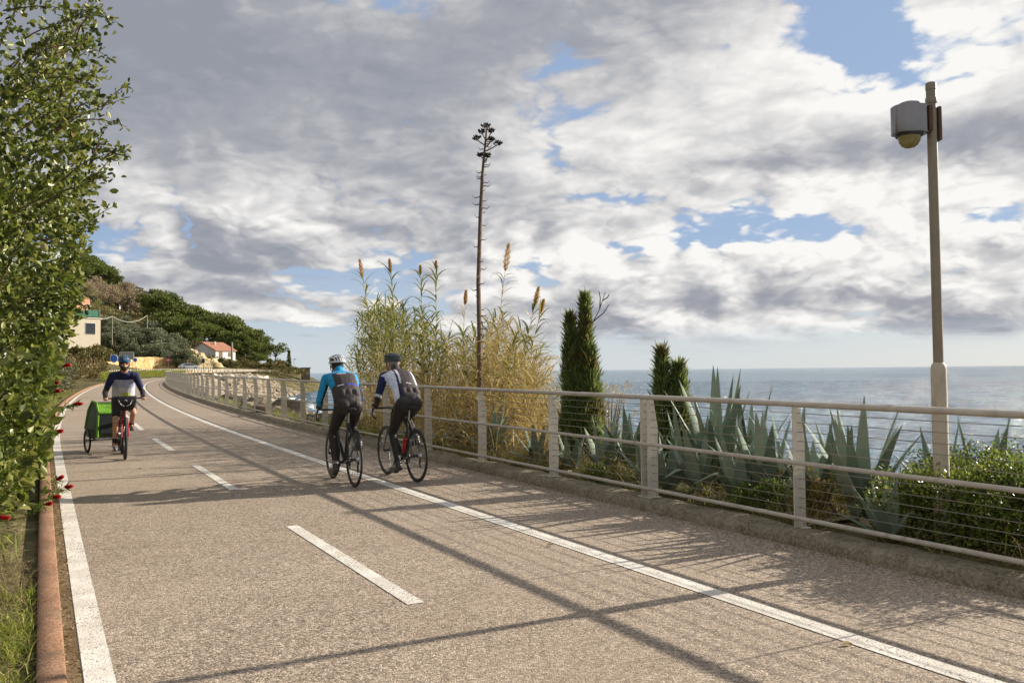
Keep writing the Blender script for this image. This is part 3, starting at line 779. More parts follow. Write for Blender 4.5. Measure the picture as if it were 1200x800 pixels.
g = leaves('leaf_litter', P, rdir(n) * [1, 1, .25], .02 + .02 * rng.random(n), .012, ML_dry, None, .3); tag(g, 'dry leaf crumbs lying along the left kerb', 'leaf litter', kind='stuff')
P = scatter(900, -1, 26, 1.32, 1.52, .006); n = len(P)
g = leaves('leaf_litter', P, rdir(n) * [1, 1, .25], .02 + .03 * rng.random(n), .010, ML_dry, None, .3); tag(g, 'dry leaf crumbs lying along the right kerb', 'leaf litter', kind='stuff')

# ------------------------------------------------------------------ right: agaves
def _agv(T, b):
    c = T.coord(); r = T.island(); x, y, z = T.sep(c)
    n = T.noise(c, 7, 5, .6)
    col = T.ramp((r * .5 + n * .6).clamp(), [(.2, (.115, .155, .108)), (.5, (.19, .245, .175)), (.8, (.29, .34, .245))])
    col = T.mix(T.noise(c, 2.5, 4, .6).smooth(.62, .75) * .6, col, (.24, .21, .09))
    T.put(b.inputs['Base Color'], col); T.put(b.inputs['Normal'], T.bump(T.noise(T.mapping(c, (40, 40, 3)), 1, 3), .15, .004))
M_agave = mat('agave_skin', rough=.72, spec=.2, fn=_agv)
M_agdead = worn('agave_dead', (.30, .24, .14), .85, 0, .35, 8, .5)
def agave(X, Y, H, n, label, spread=.55, wid=.075, tall=None, z=None, fold=()):
    z = float(roadz(Y)) + .12 if z is None else z
    o = empty('agave', (X, Y, z), rnd.random() * 6); tag(o, label, 'agave', 'agaves behind the railing')
    K = 10
    def leaf(mb, az_, tilt, L, W, curl, kink=None):
        d = Vector((math.cos(az_) * math.sin(tilt), math.sin(az_) * math.sin(tilt), math.cos(tilt))); side = Vector((-math.sin(az_), math.cos(az_), 0)); p = Vector((math.cos(az_) * .03, math.sin(az_) * .03, 0)); rings = []
        for k in range(K + 1):
            t = k / K; w = W * (.72 + .5 * t / .35 if t < .35 else 1.22 * ((1 - t) / .65) ** .8) + .0006
            upn = side.cross(d).normalized(); th_ = W * .30 * (1 - t) ** 1.2 + .0015
            rings += [p - side * w + upn * -w * .30 if False else p - side * w + (upn * w * .28), p - upn * 0.0, p + side * w + (upn * w * .28), p - upn * th_]
            cc = curl * (.6 + t) / K
            if kink and abs(t - kink) < .11: cc += 1.0
            d = (d + Vector((math.cos(az_), math.sin(az_), 0)) * cc * .8 + Vector((0, 0, -1)) * max(0, cc) * .9).normalized()
            p = p + d * (L / K)
        fs = []
        for k in range(K):
            for j in range(4): a = k * 4 + j; b2 = k * 4 + (j + 1) % 4; fs.append((a, b2, b2 + 4, a + 4))
        mb.add(rings, fs)
    mb = MB()
    for i in range(n):
        u = (i + .5) / n; tilt = .06 + .95 * spread * u ** 1.1 + .08 * rnd.random(); az_ = i * 2.399 + .4 * rnd.random()
        leaf(mb, az_, tilt, H * (1.0 - .28 * u) * (.85 + .25 * rnd.random()), wid * (.75 + .4 * rnd.random()), .10 + .25 * rnd.random() * u, (.45 + .2 * rnd.random()) if (i in fold) else None)
    o1 = mb.build('leaf_rosette', M_agave, o, smooth=True, weld=False, sharp=50)
    mb = MB()
    for i in range(max(3, n // 5)): leaf(mb, rnd.random() * 6.3, 1.35 + .3 * rnd.random(), H * .5, wid * .6, .5)
    mb.build('dead_leaves', M_agdead, o, smooth=True, weld=False)
    return o
for px, off, H, n, sp, wd, lab, fo in [
    (578, 2.25, .86, 15, .75, .060, 'agave between the agave flower stalk and the railing, dead pale leaves at its left', ()),
    (628, 2.3, .62, 11, 1.1, .050, 'low spreading agave left of the tall cypress behind the railing', ()),
    (540, 2.6, .75, 10, .8, .05, 'agave half hidden in the foot of the reeds', ()),
    (708, 2.45, .80, 11, .7, .060, 'agave just right of the tall cypress', ()),
    (735, 2.8, .95, 10, .6, .055, 'narrow agave between the two cypresses', ()),
    (782, 2.15, .62, 12, .8, .058, 'agave crowded against the double post in front of the small cypress', (7,)),
    (838, 2.6, 1.40, 14, .40, .070, 'largest agave, tall upright spears rising over the top rail', (11,)),
    (818, 2.3, .85, 11, .7, .060, 'agave with outspread leaves at the foot of the largest one', (8, 9)),
    (893, 2.45, .98, 13, .66, .075, 'agave with leaves folded over beside the largest one', (5, 8, 10)),
    (925, 2.8, 1.00, 9, .85, .060, 'agave hidden behind the nearest railing post', (6,)),
    (1003, 2.45, 1.14, 13, .42, .068, 'upright agave between the nearest post and the camera pole', ()),
    (985, 3.1, .95, 8, .8, .06, 'agave standing behind the dry weeds left of the bush', ()),
    (1035, 1.95, .50, 9, 1.0, .042, 'low dark agave growing at the kerb left of the bush', (4,)),
    (800, 2.75, .95, 10, .5, .055, 'slim agave right beside the small cypress', ()),
    (862, 2.25, .80, 11, .75, .055, 'low agave filling the gap before the folded leaves', (6,)),
    (873, 3.0, 1.12, 9, .45, .06, 'tall agave behind the folded leaves, near the largest one', ()),
    (950, 2.35, .85, 10, .7, .055, 'agave just right of the nearest railing post', (7,)),
    (757, 2.35, .70, 10, .7, .05, 'agave left of the double post, low and bluish', ()),
    (668, 2.2, .55, 9, .9, .045, 'small agave at the foot of the tall cypress', ()),
    (1150, 3.2, 1.02, 8, .7, .06, 'agave whose tips poke out above the bush right of the camera pole', ()),
    (1100, 3.4, .86, 8, .9, .06, 'agave behind the camera pole, leaning left', ())]:
    p = at_off(px, off); agave(p.x, p.y, H, n, lab, sp, wd, fold=fo)

# bushes at the camera pole
for px, off, r, h, lab in [(1085, 2.35, .46, .62, 'glossy leaved bush at the foot of the camera pole'), (1150, 2.30, .52, .70, 'glossy leaved bush right of the camera pole'), (1225, 2.5, .55, .84, 'rightmost glossy bush, cut by the picture edge'), (1128, 2.9, .5, .76, 'bush behind the one at the camera pole foot')]:
    p = at_off(px, off); shrub('bush', lab, 'bush', p.x, p.y, r, h, 9000, .030, .017, ML_bush, group='bushes by the camera pole', k=330, up=.4)
for px, off, r, h, nn, m_, lab in [(890, 2.12, .26, .30, 3200, ML_weed, 'low bright green herb cushion between the double post and the nearest post'), (700, 2.1, .22, .20, 1600, ML_weed, 'small green herb tuft at the foot of the tall cypress'),
        (957, 2.2, .24, .50, 2600, ML_brownweed, 'rusty green weed bush just right of the nearest post'), (1040, 2.6, .28, .52, 2600, ML_weed, 'yellow green weed bush between the upright agave and the glossy bush'), (975, 2.7, .30, .45, 2200, ML_weed, 'green weed bush behind the rusty one'), (655, 2.15, .3, .22, 1600, ML_brownweed, 'low brown weed cushion by the kerb left of the tall cypress'), (920, 2.6, .25, .42, 2000, ML_brownweed, 'dry weed bush behind the nearest railing post')]:
    p = at_off(px, off); shrub('weed_bush', lab, 'weed', p.x, p.y, r, h, nn, .032, .011, m_, group='weed bushes behind the railing', up=.8)
# weeds, dry grass, herbs on the sea side
P = scatter(26000, -1, 16, 1.88, 4.2, .08, .10); n = len(P)
g = blades('dry_weeds', P, rdir(n) * .7 + [0, 0, 1], .16 + .50 * rng.random(n) ** 1.6, .007, .8, ML_dry, K=4); tag(g, 'dry straw coloured weeds between the agaves', 'weeds', kind='stuff')
P = np.concatenate([scatter(20000, -1, 17, 1.88, 4.6, .06, .1), scatter(6000, 17, 40, 1.88, 2.2, .08, .3)]); n = len(P)
g = blades('green_weeds', P, rdir(n) * .7 + [0, 0, 1], .12 + .32 * rng.random(n) ** 1.5, .011, 1.0, ML_grass, K=4); tag(g, 'grassy green weeds behind the railing', 'weeds', kind='stuff')
P = scatter(30000, -1, 24, 1.87, 3.9, .08, .0); n = len(P); P[:, 2] += rng.random(n) ** 1.6 * .34 * np.array([.3 + max(0, mnoise.noise(Vector(p * 1.7)) * 2.2) for p in P])
g = leaves('herbs', P, rdir(n) + [0, 0, .5], .02 + .025 * rng.random(n), .016, ML_weed, None, .2); tag(g, 'low bright green herbs along the kerb on the sea side', 'herbs', kind='stuff')
P = scatter(26000, 20, 110, 1.95, 9, .0, .1); n = len(P)
so = np.array([shore_off(p[1]) for p in P]); oo = np.array([off_of(p[0], p[1]) for p in P]); P = P[(oo - 1.8) / (so - 1.8) < .09]; n = len(P); P[:, 2] += .03
g = blades('shore_grass', P, rdir(n) * .7 + [0, 0, 1], .12 + .25 * rng.random(n), .02, .8, ML_dry, K=2); tag(g, 'dry grass on the bank between the railing and the rocks', 'grass', kind='stuff')

# ------------------------------------------------------------------ reeds
RC = at_off(520, 3.6); rz0 = float(roadz(RC.y)) + .08
reed = empty('giant_reeds', (RC.x, RC.y, rz0)); tag(reed, 'big clump of giant reeds, green and straw yellow, behind the railing', 'reeds')
def reedpt(px, py, Yd):
    u, v = (px - 600) / 1000, -(py - 400) / 1000; d = _F + _R * u + _U * v; return Vector((0, 0, 1.5)) + d * (Yd / d.y)
canes = MB(); GB, GD, GL, DB, DD, DL = [], [], [], [], [], []
tips = []
prof_px = [400, 420, 440, 470, 500, 530, 560, 590, 620, 645, 660]
prof_py = [395, 362, 345, 352, 362, 392, 380, 366, 392, 432, 480]
for i in range(240):
    u = rng.random(); px_t = 408 + 242 * u
    top = np.interp(px_t, prof_px, prof_py) + abs(rng.normal()) * 42
    px_b = 432 + (px_t - 405) * .70 + rng.normal() * 12; off = 2.5 + 2.0 * rng.random()
    b_ = at_off(px_b, off); Yb = b_.y
    tip = reedpt(px_t, top, Yb + rng.normal() * .35); b_.z = rz0
    tips.append((b_, tip, px_t))
for px, py in [(425, 325), (458, 320), (493, 322), (511, 315), (545, 358), (592, 318), (626, 360), (633, 368)]:
    b_ = at_off(435 + (px - 405) * .72, 3.2); b_.z = rz0; tips.append((b_, reedpt(px, py, b_.y), -px))
plume_pts = []
for b_, tip, tag_ in tips:
    ctl = b_.lerp(tip, .55); ctl.z += .25 * (tip - b_).length * .3
    pts = []
    for k in range(9):
        t = k / 8; pts.append((b_ * (1 - t) ** 2 + ctl * 2 * t * (1 - t) + tip * t * t) - reed.location)
    canes.tube(pts, [.013 - .0011 * k for k in range(9)], 5, cap=False)
    px_ = abs(tag_); green = px_ < 520 or rng.random() < .35
    if tag_ < 0: plume_pts.append((pts[-1], (pts[-1] - pts[-2]).normalized()))
    L_ = (tip - b_).length
    nl = int(17 * L_ / 1.3)
    for j in range(nl):
        t = .18 + .82 * (j + rng.random()) / nl; k = min(7, int(t * 8)); p = pts[k].lerp(pts[k + 1], t * 8 - k); ax = (pts[k + 1] - pts[k]).normalized()
        a = rng.random() * 6.28; out = Vector((math.cos(a), math.sin(a), .0)); dd = (ax * 1.0 + out * (.55 if t > .8 else .8)).normalized()
        if green and t > .35 + .25 * rng.random(): GB.append(tuple(p)); GD.append(tuple(dd)); GL.append(.26 + .26 * rng.random())
        else:
            DB.append(tuple(p)); DD.append(tuple(dd)); DL.append(.25 + .30 * rng.random())
# thicket of broken straw filling the foot
for i in range(7500):
    px_b = 425 + 215 * rng.random(); off = 2.2 + 2.4 * rng.random(); p = at_off(px_b, off) if i % 8 == 0 else p + Vector(rng.normal(size=3) * .12)
    h = (1.1 + .75 * math.sin(px_b * .035)) * rng.random() ** 1.1
    q = Vector((p.x, p.y, rz0 + h)) - reed.location
    DB.append(tuple(q)); DD.append((rng.normal() * .7, rng.normal() * .7, .9)); DL.append(.25 + .45 * rng.random())
canes.build('canes', M_reedcane if 'M_reedcane' in globals() else worn('reed_cane', (.42, .34, .16), .6, 0, .3, 6, .1), reed, smooth=True)
GB, GD, GL, DB, DD, DL = map(np.array, (GB, GD, GL, DB, DD, DL))
blades('green_leaves', GB, GD, GL * 1.2, .040, .85 + .5 * rng.random(len(GB)), ML_reed, reed, K=5)
blades('dry_leaves', DB, DD, DL * 1.25, .020, 1.0 + .9 * rng.random(len(DB)), ML_reedry, reed, K=4)
for i, (p, d) in enumerate(plume_pts):
    n = 1700; sc = [1.05, .75, .45, .35, .7, 1.25, .85, .6][i]; t = rng.random(n); Ln = .40 * sc; w = .036 * sc
    e1 = d.orthogonal().normalized(); e2 = d.cross(e1); a = rng.random(n) * 6.28
    r = w * np.sin(PI * np.clip(t, .03, .97) ** .8) ** .8 * rng.random(n) ** .5 * (1 + .35 * np.sin(t * 31 + i))
    base = np.array(p) + np.outer(t * Ln, np.array(d)) + np.outer(r * np.cos(a), np.array(e1)) + np.outer(r * np.sin(a), np.array(e2))
    dr = np.array(d) + .5 * (np.outer(np.cos(a), np.array(e1)) + np.outer(np.sin(a), np.array(e2)))
    leaves('plume', base, dr, .05, .0035, ML_plume, reed, .1)

# ------------------------------------------------------------------ agave flower stalk
M_stalk = worn('dry_stalk', (.12, .075, .052), .85, 0, .4, 9, .5, grime=(.30, .20, .10))
M_seed = worn('seed_head', (.045, .035, .028), .9, 0, .4, 20, .6)
sb = at_off(562, 2.45); sb.z = float(roadz(sb.y)) + .05
st = empty('agave_flower_stalk', tuple(sb)); tag(st, 'very tall dried agave flower stalk with dark seed heads, rising from the reeds', 'flower stalk')
Ys = sb.y
path = [sb] + [reedpt(x, y, Ys) for x, y in [(562, 470), (562, 400), (560.5, 330), (563, 250), (565, 210), (567, 185), (569.5, 160), (570, 148)]]
path = [p - sb for p in path]
sm = MB().tube(path, [.046, .043, .040, .036, .032, .028, .022, .016, .010], 9)
sm.build('stem', M_stalk, st, smooth=True)
bm_ = MB()
for k in range(46):
    t = .25 + .62 * k / 46; i = t * 8; a = path[int(i)].lerp(path[int(i) + 1], i - int(i)); q = rng.random() * 6.28; o = Vector((math.cos(q), math.sin(q) * .6, 0)); l = .05 + .05 * rng.random()
    bm_.tube([a + o * .03, a + o * (.03 + l) + Vector((0, 0, -.01)), a + o * (.035 + l * 1.5) + Vector((0, 0, .035))], [.010, .007, .002], 4, cap=False)
bm_.build('bracts', M_stalk, st)
seedprot = None
for cx_, cy_, jx, jy, r in [(569.8, 147, 570, 160, .085), (564.5, 154, 570, 165, .065), (576, 153, 570, 165, .065), (558.6, 161.5, 569, 171, .078), (576, 163, 570, 172, .060), (583.5, 167.5, 570, 177, .075), (563, 181, 568.5, 188, .062), (571.5, 182, 568.5, 189, .062)]:
    c_ = reedpt(cx_, cy_, Ys + rng.normal() * .04) - sb; j = reedpt(jx, jy, Ys) - sb
    mb = MB().tube([j, j.lerp(c_, .55) + Vector((0, 0, -.02)), c_ + Vector((0, 0, -r * .4))], [.013, .010, .008], 6); br_ = mb.build('flower_branch', M_stalk, st, smooth=True)
    mb = MB()
    for k in range(46):
        d = Vector(rdir(1)[0]); d.z *= .55; q = c_ + d * r * rng.random() ** .4; dd = Vector((d.x, d.y, .7)).normalized()
        mb.tube([q - dd * .016, q, q + dd * .018], [.004, .011, .006], 5)
    mb.build('seed_head', M_seed, br_, weld=False)

# ------------------------------------------------------------------ cypresses
def cypress(px, off, spires, n, label, twig=None):
    p = at_off(px, off); p.z = float(roadz(p.y)) + .06; o = empty('cypress', tuple(p)); tag(o, label, 'cypress', 'young cypresses behind the railing')
    PP, NN, LL = [], [], []
    for dx_, dy_, H, R, lean, share in spires:
        m_ = int(n * share); t = rng.random(m_) ** 1.15; a = rng.random(m_) * 6.28
        env = R * np.minimum(1, (.55 + t * 2.2)) * np.clip(1.03 - t, 0, 1) ** .72 * (1 + .22 * np.sin(a * 3 + t * 17) + .18 * np.sin(a * 5 - t * 31))
        rr = env * (.30 + .70 * rng.random(m_) ** .4) * (1 + .45 * (rng.random(m_) < .35) * rng.random(m_))
        P = np.stack([dx_ + lean * t * H + rr * np.cos(a), dy_ + rr * np.sin(a), t * H + .03], -1)
        PP.append(P); NN.append(np.stack([np.cos(a) * .55, np.sin(a) * .55, np.ones(m_) * 1.1], -1) + rng.normal(size=(m_, 3)) * .3)
    P, N = np.concatenate(PP), np.concatenate(NN); q = len(P)
    leaves('foliage', P, N, .06 + .13 * rng.random(q) ** 2.2, .012 + .010 * rng.random(q), ML_cyp, o, .2)
    mb = MB()
    for dx_, dy_, H, R, lean, share in spires: mb.tube([(dx_ * .3, dy_ * .3, -.1), (dx_, dy_, H * .3), (dx_ + lean * H * .85, dy_, H * .85)], [.035, .025, .006], 6)
    mb.build('trunk', M_bark, o, smooth=True)
    if twig:
        mb = MB()
        for pts in twig: mb.tube([Vector(q) for q in pts], [.010 - .002 * i for i in range(len(pts))], 5, cap=False)
        mb.build('dead_branch', M_twig, o)
    return o
cypress(679, 2.75, [(.05, 0, 2.34, .16, .015, .34), (-.08, .05, 2.06, .17, -.025, .30), (.12, -.05, 1.6, .22, .02, .20), (-.02, .05, 1.3, .26, .0, .14)], 24000, 'tall dark cypress with twin tips behind the railing, a bare twig at its top',
        [[(.12, 0, 1.75), (.17, 0, 1.98), (.29, 0, 2.2), (.37, 0, 2.44)], [(.20, 0, 2.03), (.34, 0, 2.14), (.42, .02, 2.26)], [(.29, 0, 2.2), (.30, 0, 2.36), (.28, 0, 2.46)], [(.33, 0, 2.32), (.40, 0, 2.36), (.43, 0, 2.41)]])
cypress(780, 2.9, [(-.02, 0, 1.55, .15, -.02, .5), (.12, 0, 1.36, .16, .03, .5)], 11000, 'smaller cypress with two tips behind the double railing post',
        [[(.18, 0, .9), (.25, 0, 1.1), (.27, 0, 1.35)], [(.25, 0, 1.1), (.30, 0, 1.22)]])
# orange dying shrub at the foot of the tall cypress
p = at_off(712, 3.4); shrub('dry_shrub', 'orange brown dying shrub right of the tall cypress', 'shrub', p.x, p.y, .38, 1.25, 2200, .05, .008, ML_reedry, up=.8)
p = at_off(655, 3.6); shrub('dry_shrub', 'straw yellow shrub between the reeds and the tall cypress', 'shrub', p.x, p.y, .5, 1.2, 1200, .09, .008, ML_reedry, up=.8)
# ------------------------------------------------------------------ background: trees, buildings, walls
ML_pine = leafmat('pine_tuft', [(0, (.03, .048, .016)), (.4, (.085, .12, .026)), (.75, (.19, .21, .045)), (1, (.32, .30, .085))], .6, .36, .25, ps=.12)
ML_olive = leafmat('olive_leaf', [(0, (.065, .075, .042)), (.5, (.16, .18, .10)), (1, (.29, .29, .17))], .6, .35, .3, ps=.12)
ML_bare = leafmat('bare_twigs', [(0, (.17, .135, .085)), (.5, (.34, .27, .17)), (1, (.50, .41, .27))], .8, .2, .2, ps=.1)
ML_scrub = leafmat('scrub_leaf', [(0, (.05, .055, .018)), (.4, (.12, .12, .036)), (.75, (.24, .19, .075)), (1, (.38, .29, .14))], .7, .2, .2, ps=.06)
ML_far = leafmat('far_wood', [(0, (.035, .055, .022)), (.4, (.095, .125, .04)), (.75, (.19, .20, .06)), (1, (.32, .26, .11))], .7, .3, .2, ps=.035)
def cluster_crown(name, m, parent, R, H, z0, k, per, size, flat=.55, shape='dome', squash=1.0):
    cs = []
    for i in range(k):
        a = rng.random() * 6.28; t = rng.random()
        if shape == 'dome': r = R * math.sqrt(rng.random()); zz = z0 + H * (.15 + .85 * rng.random() ** .7) * math.sqrt(max(0.05, 1 - (r / R) ** 2 * .8))
        elif shape == 'cone': r = R * (1 - t) * rng.random() ** .4; zz = z0 + H * t
        else: r = R * rng.random() ** .45 * math.sin(PI * min(.97, t + .08)) ** .5; zz = z0 + H * t
        cs.append((r * math.cos(a), r * math.sin(a), zz, R * (.20 + .14 * rng.random())))
    cs = np.array(cs); pick = rng.integers(0, k, k * per); d = rdir(k * per); c = cs[pick]
    P = c[:, :3] + d * [1, 1, flat] * (c[:, 3:4] * rng.random((k * per, 1)) ** .35)
    return leaves(name, P, d * .7 + rdir(len(P)) * .6 + [0, 0, .3], size * (.7 + .6 * rng.random(len(P))), size * .62, m, parent, .2), cs
def tree(name, R, H, th, k, per, size, m, shape='dome', flat=.55, trunk_r=.22, bark=None, lean=0):
    o = empty(name)
    cr, cs = cluster_crown('crown', m, o, R, H, th, k, per, size, flat, shape)
    mb = MB().tube([(0, 0, -1.0), (lean * .3, 0, th * .5), (lean, 0, th + H * .35), (lean, 0, th + H * .8)], [trunk_r, trunk_r * .8, trunk_r * .5, .04], 7)
    for c in cs[:9]: mb.tube([(lean * .6, 0, th * .75), (c[0] * .5, c[1] * .5, th * .4 + c[2] * .6 * .9), (c[0], c[1], c[2])], [trunk_r * .45, trunk_r * .3, .04], 5, cap=False)
    mb.build('trunk', bark or M_bark, o, smooth=True)
    return o
ORD = ['first', 'second', 'third', 'fourth', 'fifth', 'sixth', 'seventh', 'eighth', 'ninth', 'tenth', 'eleventh', 'twelfth', 'thirteenth', 'fourteenth', 'fifteenth', 'sixteenth', 'seventeenth', 'eighteenth', 'nineteenth', 'twentieth', 'twenty first', 'twenty second', 'twenty third', 'twenty fourth', 'twenty fifth', 'twenty sixth', 'twenty seventh']
def place(proto, first, px, Yd, rz, sc, label, cat, group, dz=0):
    o = proto if first else copy_tree(proto)
    X = (px - 600) / 1000 * Yd; o.location = (X, Yd, height(X, Yd) - .25 + dz); o.rotation_euler.z = rz; o.scale = (sc, sc, sc * (.9 + .2 * rnd.random()))
    tag(o, label, cat, group); return o
pines = [tree('pine_tree', 6.0, 5.5, 5.0, 46, 95, .62, ML_pine), tree('pine_tree', 5.0, 7.0, 4.0, 46, 95, .62, ML_pine, 'round', .6), tree('pine_tree', 7.0, 5.0, 5.5, 54, 90, .62, ML_pine, 'dome', .5)]
PL = 'pines on the hillside'
# (column, distance, scale, proto)
pl = [(190, 300, 1.15, 0), (203, 290, 1.0, 1), (216, 296, 1.1, 2), (228, 286, .9, 0), (240, 290, 1.15, 1), (252, 282, 1.0, 2), (262, 290, 1.25, 0), (273, 280, 1.1, 1), (284, 284, 1.05, 2), (295, 276, .95, 0), (303, 272, .75, 1),
      (196, 262, .9, 2), (210, 256, .85, 0), (224, 252, .75, 1), (238, 262, .85, 2), (268, 258, .85, 0), (282, 256, .85, 1), (294, 258, .72, 2), (180, 318, 1.0, 1), (168, 330, .9, 0), (257, 262, .7, 1), (300, 250, .5, 0),
      (112, 420, 1.3, 0), (125, 425, 1.2, 1), (138, 430, 1.1, 2), (150, 440, .9, 0), (101, 410, 1.2, 2), (88, 400, 1.2, 1), (118, 385, 1.0, 2), (106, 372, 1.0, 0), (131, 390, .9, 1), (92, 360, 1.0, 0)]
used = set()
wh = {0: 'layered', 1: 'tall round', 2: 'broad'}
rank = {}
for grp in (lambda q: q[0] > 165 and q[1] >= 270, lambda q: q[0] > 165 and q[1] < 270, lambda q: q[0] <= 165):
    for r_, q in enumerate(sorted([q for q in pl if grp(q)], key=lambda q: -q[0])): rank[q] = ORD[r_]
for i, (px, Yd, sc, k) in enumerate(pl):
    q_ = (px, Yd, sc, k); where = ('back row beyond the white house' if Yd >= 270 else 'front row beside the white house') if px > 165 else 'wood high above the olive grove'
    place(pines[k], k not in used, px, Yd, rnd.random() * 6, sc, '%s pine, %s from the sea end in the %s' % (wh[k], rank[q_], where), 'pine', PL); used.add(k)
olv = tree('olive_tree', 3.4, 3.4, 1.6, 34, 80, .42, ML_olive, 'round', .7, .2)
ol = []
for r_, (Yd, y0, step, xa, xb) in enumerate([(212, 0, 12, 122, 212), (222, 0, 12, 126, 206), (232, 0, 12, 120, 208), (243, 0, 12, 124, 200), (254, 0, 12, 130, 194), (204, 0, 13, 178, 226)]):
    for c_, px in enumerate(np.arange(xa, xb, step)): ol.append((px + rng.normal() * 1.5, Yd + rng.normal() * 2, '%s from the left in the %s row' % (ORD[c_], ['second', 'third', 'fourth', 'fifth', 'topmost', 'lowest'][r_])))
for i, (px, Yd, wh_) in enumerate(ol):
    place(olv, i == 0, px, Yd, rnd.random() * 6, .75 + .45 * rnd.random(), 'grey green olive tree, ' + wh_ + ' above the ochre wall', 'olive tree', 'olive trees above the ochre wall')
bare = tree('bare_tree', 5.2, 6.5, 2.5, 50, 90, .5, ML_bare, 'round', .8, .25)
for i, (px, Yd, sc, lab) in enumerate([(146, 330, 1.25, 'bare brown winter tree beside the pale terraces'), (131, 322, .8, 'smaller bare brown tree in front of the hillside pines'), (158, 326, .8, 'bare brown tree nearest the small hillside houses'), (111, 312, 1.0, 'russet bare tree above the green netting'), (97, 300, .95, 'russet bare tree behind the tall mastic bush')]):
    place(bare, i == 0, px, Yd, i, sc, lab, 'tree', 'bare trees on the hill')
cyp = tree('cypress', 1.5, 8, .6, 40, 70, .4, ML_pine, 'cone', 1.2, .15)
place(cyp, True, 185, 345, 0, 1.0, 'small dark pointed cypress on the ridge line', 'cypress', None)
place(cyp, False, 338.5, 215, 0, .55, 'thin dark cypress standing on the headland near its tip', 'cypress', None)
up = tree('umbrella_pine', 2.9, 2.4, 3.9, 17, 70, .42, ML_pine, 'dome', .6, .2, lean=.4)
place(up, True, 322, 216, 1, 1.0, 'lone umbrella pine in silhouette on the headland', 'pine', None, .6)
dk = tree('pine_tree', 2.0, 3.6, .8, 20, 70, .45, ML_pine, 'round', .8, .15)
place(dk, True, 316, 222, 0, .8, 'small dark tree touching the lone umbrella pine', 'tree', None)
scr = tree('scrub_bush', 2.6, 2.4, .2, 26, 75, .40, ML_scrub, 'dome', .8, .06)
cnt = 0
SC_ = [(262, 226, .8), (270, 222, .7), (279, 224, .8), (288, 226, .85), (297, 222, .8), (305, 226, .9), (313, 220, 1.0), (322, 214, .9), (330, 212, .7), (327, 222, 1.1), (318, 206, .6), (335, 206, .5), (308, 210, .5), (352, 205, .4), (346, 206, .5), (296, 212, .5), (286, 210, .45),
                   (252, 205, .4), (130, 196, .7), (120, 186, 1.1), (112, 178, 1.2), (104, 170, 1.0), (96, 160, 1.2), (140, 204, .5), (357, 210, .35), (341, 212, .45)]
srank = {(q[0], q[1]): i for i, q in enumerate(sorted(SC_))}
for px, Yd, sc in SC_:
    place(scr, cnt == 0, px, Yd, rnd.random() * 6, sc, 'brownish scrub bush behind the far bend, %s counted from the left' % ORD[srank[(px, Yd)]], 'bush', 'scrub bushes behind the far bend'); cnt += 1

# woods higher up and low scrub: uncountable
def mass(name, label, cat, n, x0, x1, y0, y1, size, m, cond, lift=2.0, k=900, cr=3.0):
    C = []
    while len(C) < k:
        px = x0 + (x1 - x0) * rng.random(); Yd = y0 + (y1 - y0) * rng.random(); X = (px - 600) / 1000 * Yd
        if cond(px, Yd): C.append((X, Yd, height(X, Yd) + lift * (.2 + .8 * rng.random()), cr * (.6 + .6 * rng.random())))
    C = np.array(C); pick = rng.integers(0, k, n); d = rdir(n); c = C[pick]
    P = c[:, :3] + d * [1, 1, .7] * c[:, 3:4] * rng.random((n, 1)) ** .35
    g = leaves(name, P, d + [0, 0, .3], size * (.6 + .8 * rng.random(n)), size * .6, m, None, .2); tag(g, label, cat, kind='stuff'); return g
mass('hillside_wood', 'dense green wood covering the upper hillside', 'wood', 60000, -60, 170, 370, 560, 1.1, ML_far, lambda p, y: True, 3.0, 900, 4.0)
mass('hillside_scrub', 'low scrub covering the slope between the trees', 'scrub', 30000, 60, 300, 225, 370, .6, ML_scrub, lambda p, y: True, .5, 900, 1.6)
mass('headland_scrub', 'low olive green scrub on the rocky headland', 'scrub', 9000, 270, 358, 196, 250, .32, ML_scrub, lambda p, y: True, .2, 500, .9)
mass('roadside_scrub', 'scrub on the bank at the left of the path beyond the oleanders', 'scrub', 16000, 20, 118, 75, 170, .4, ML_brown, lambda p, y: off_of((p - 600) / 1000 * y, y) < -8, .8, 420, 1.6)

# ochre retaining wall with masonry
def _ochre(T, b):
    c = T.pos(); n = T.noise(c, .5, 6, .7); n2 = T.noise(c, 3, 5, .7)
    st = T.voronoi(c, 1.6, out=1); g = T.sep(st)[0]
    col = T.ramp(n * .5 + g * .3 + n2 * .3, [(.3, (.26, .15, .06)), (.5, (.55, .36, .15)), (.75, (.72, .54, .30))])
    col = T.mix(T.noise(T.mapping(c, (1, 1, .4)), 1.1, 5, .7).smooth(.60, .68), col, (.10, .07, .035))
    T.put(b.inputs['Base Color'], col); T.put(b.inputs['Normal'], T.bump(g, .8, .08))
M_ochre = mat('ochre_stone', rough=.9, spec=.15, fn=_ochre)
def _rockface(T, b):
    c = T.pos(); n = T.noise(c, .35, 7, .75); n2 = T.noise(T.mapping(c, (1, 1, 2.5), (.3, 0, 0)), 1.2, 5, .7)
    T.put(b.inputs['Base Color'], T.ramp(n * .6 + n2 * .4, [(.35, (.22, .15, .07)), (.5, (.56, .44, .25)), (.7, (.74, .64, .42))])); T.put(b.inputs['Normal'], T.bump(n2, 1.0, .5))
M_rockface = mat('pale_rock_face', rough=.95, spec=.1, fn=_rockface)
def wpt(px, py, Yd):
    u, v = (px - 600) / 1000, -(py - 400) / 1000; d = _F + _R * u + _U * v; return Vector((0, 0, 1.5)) + d * (Yd / d.y)
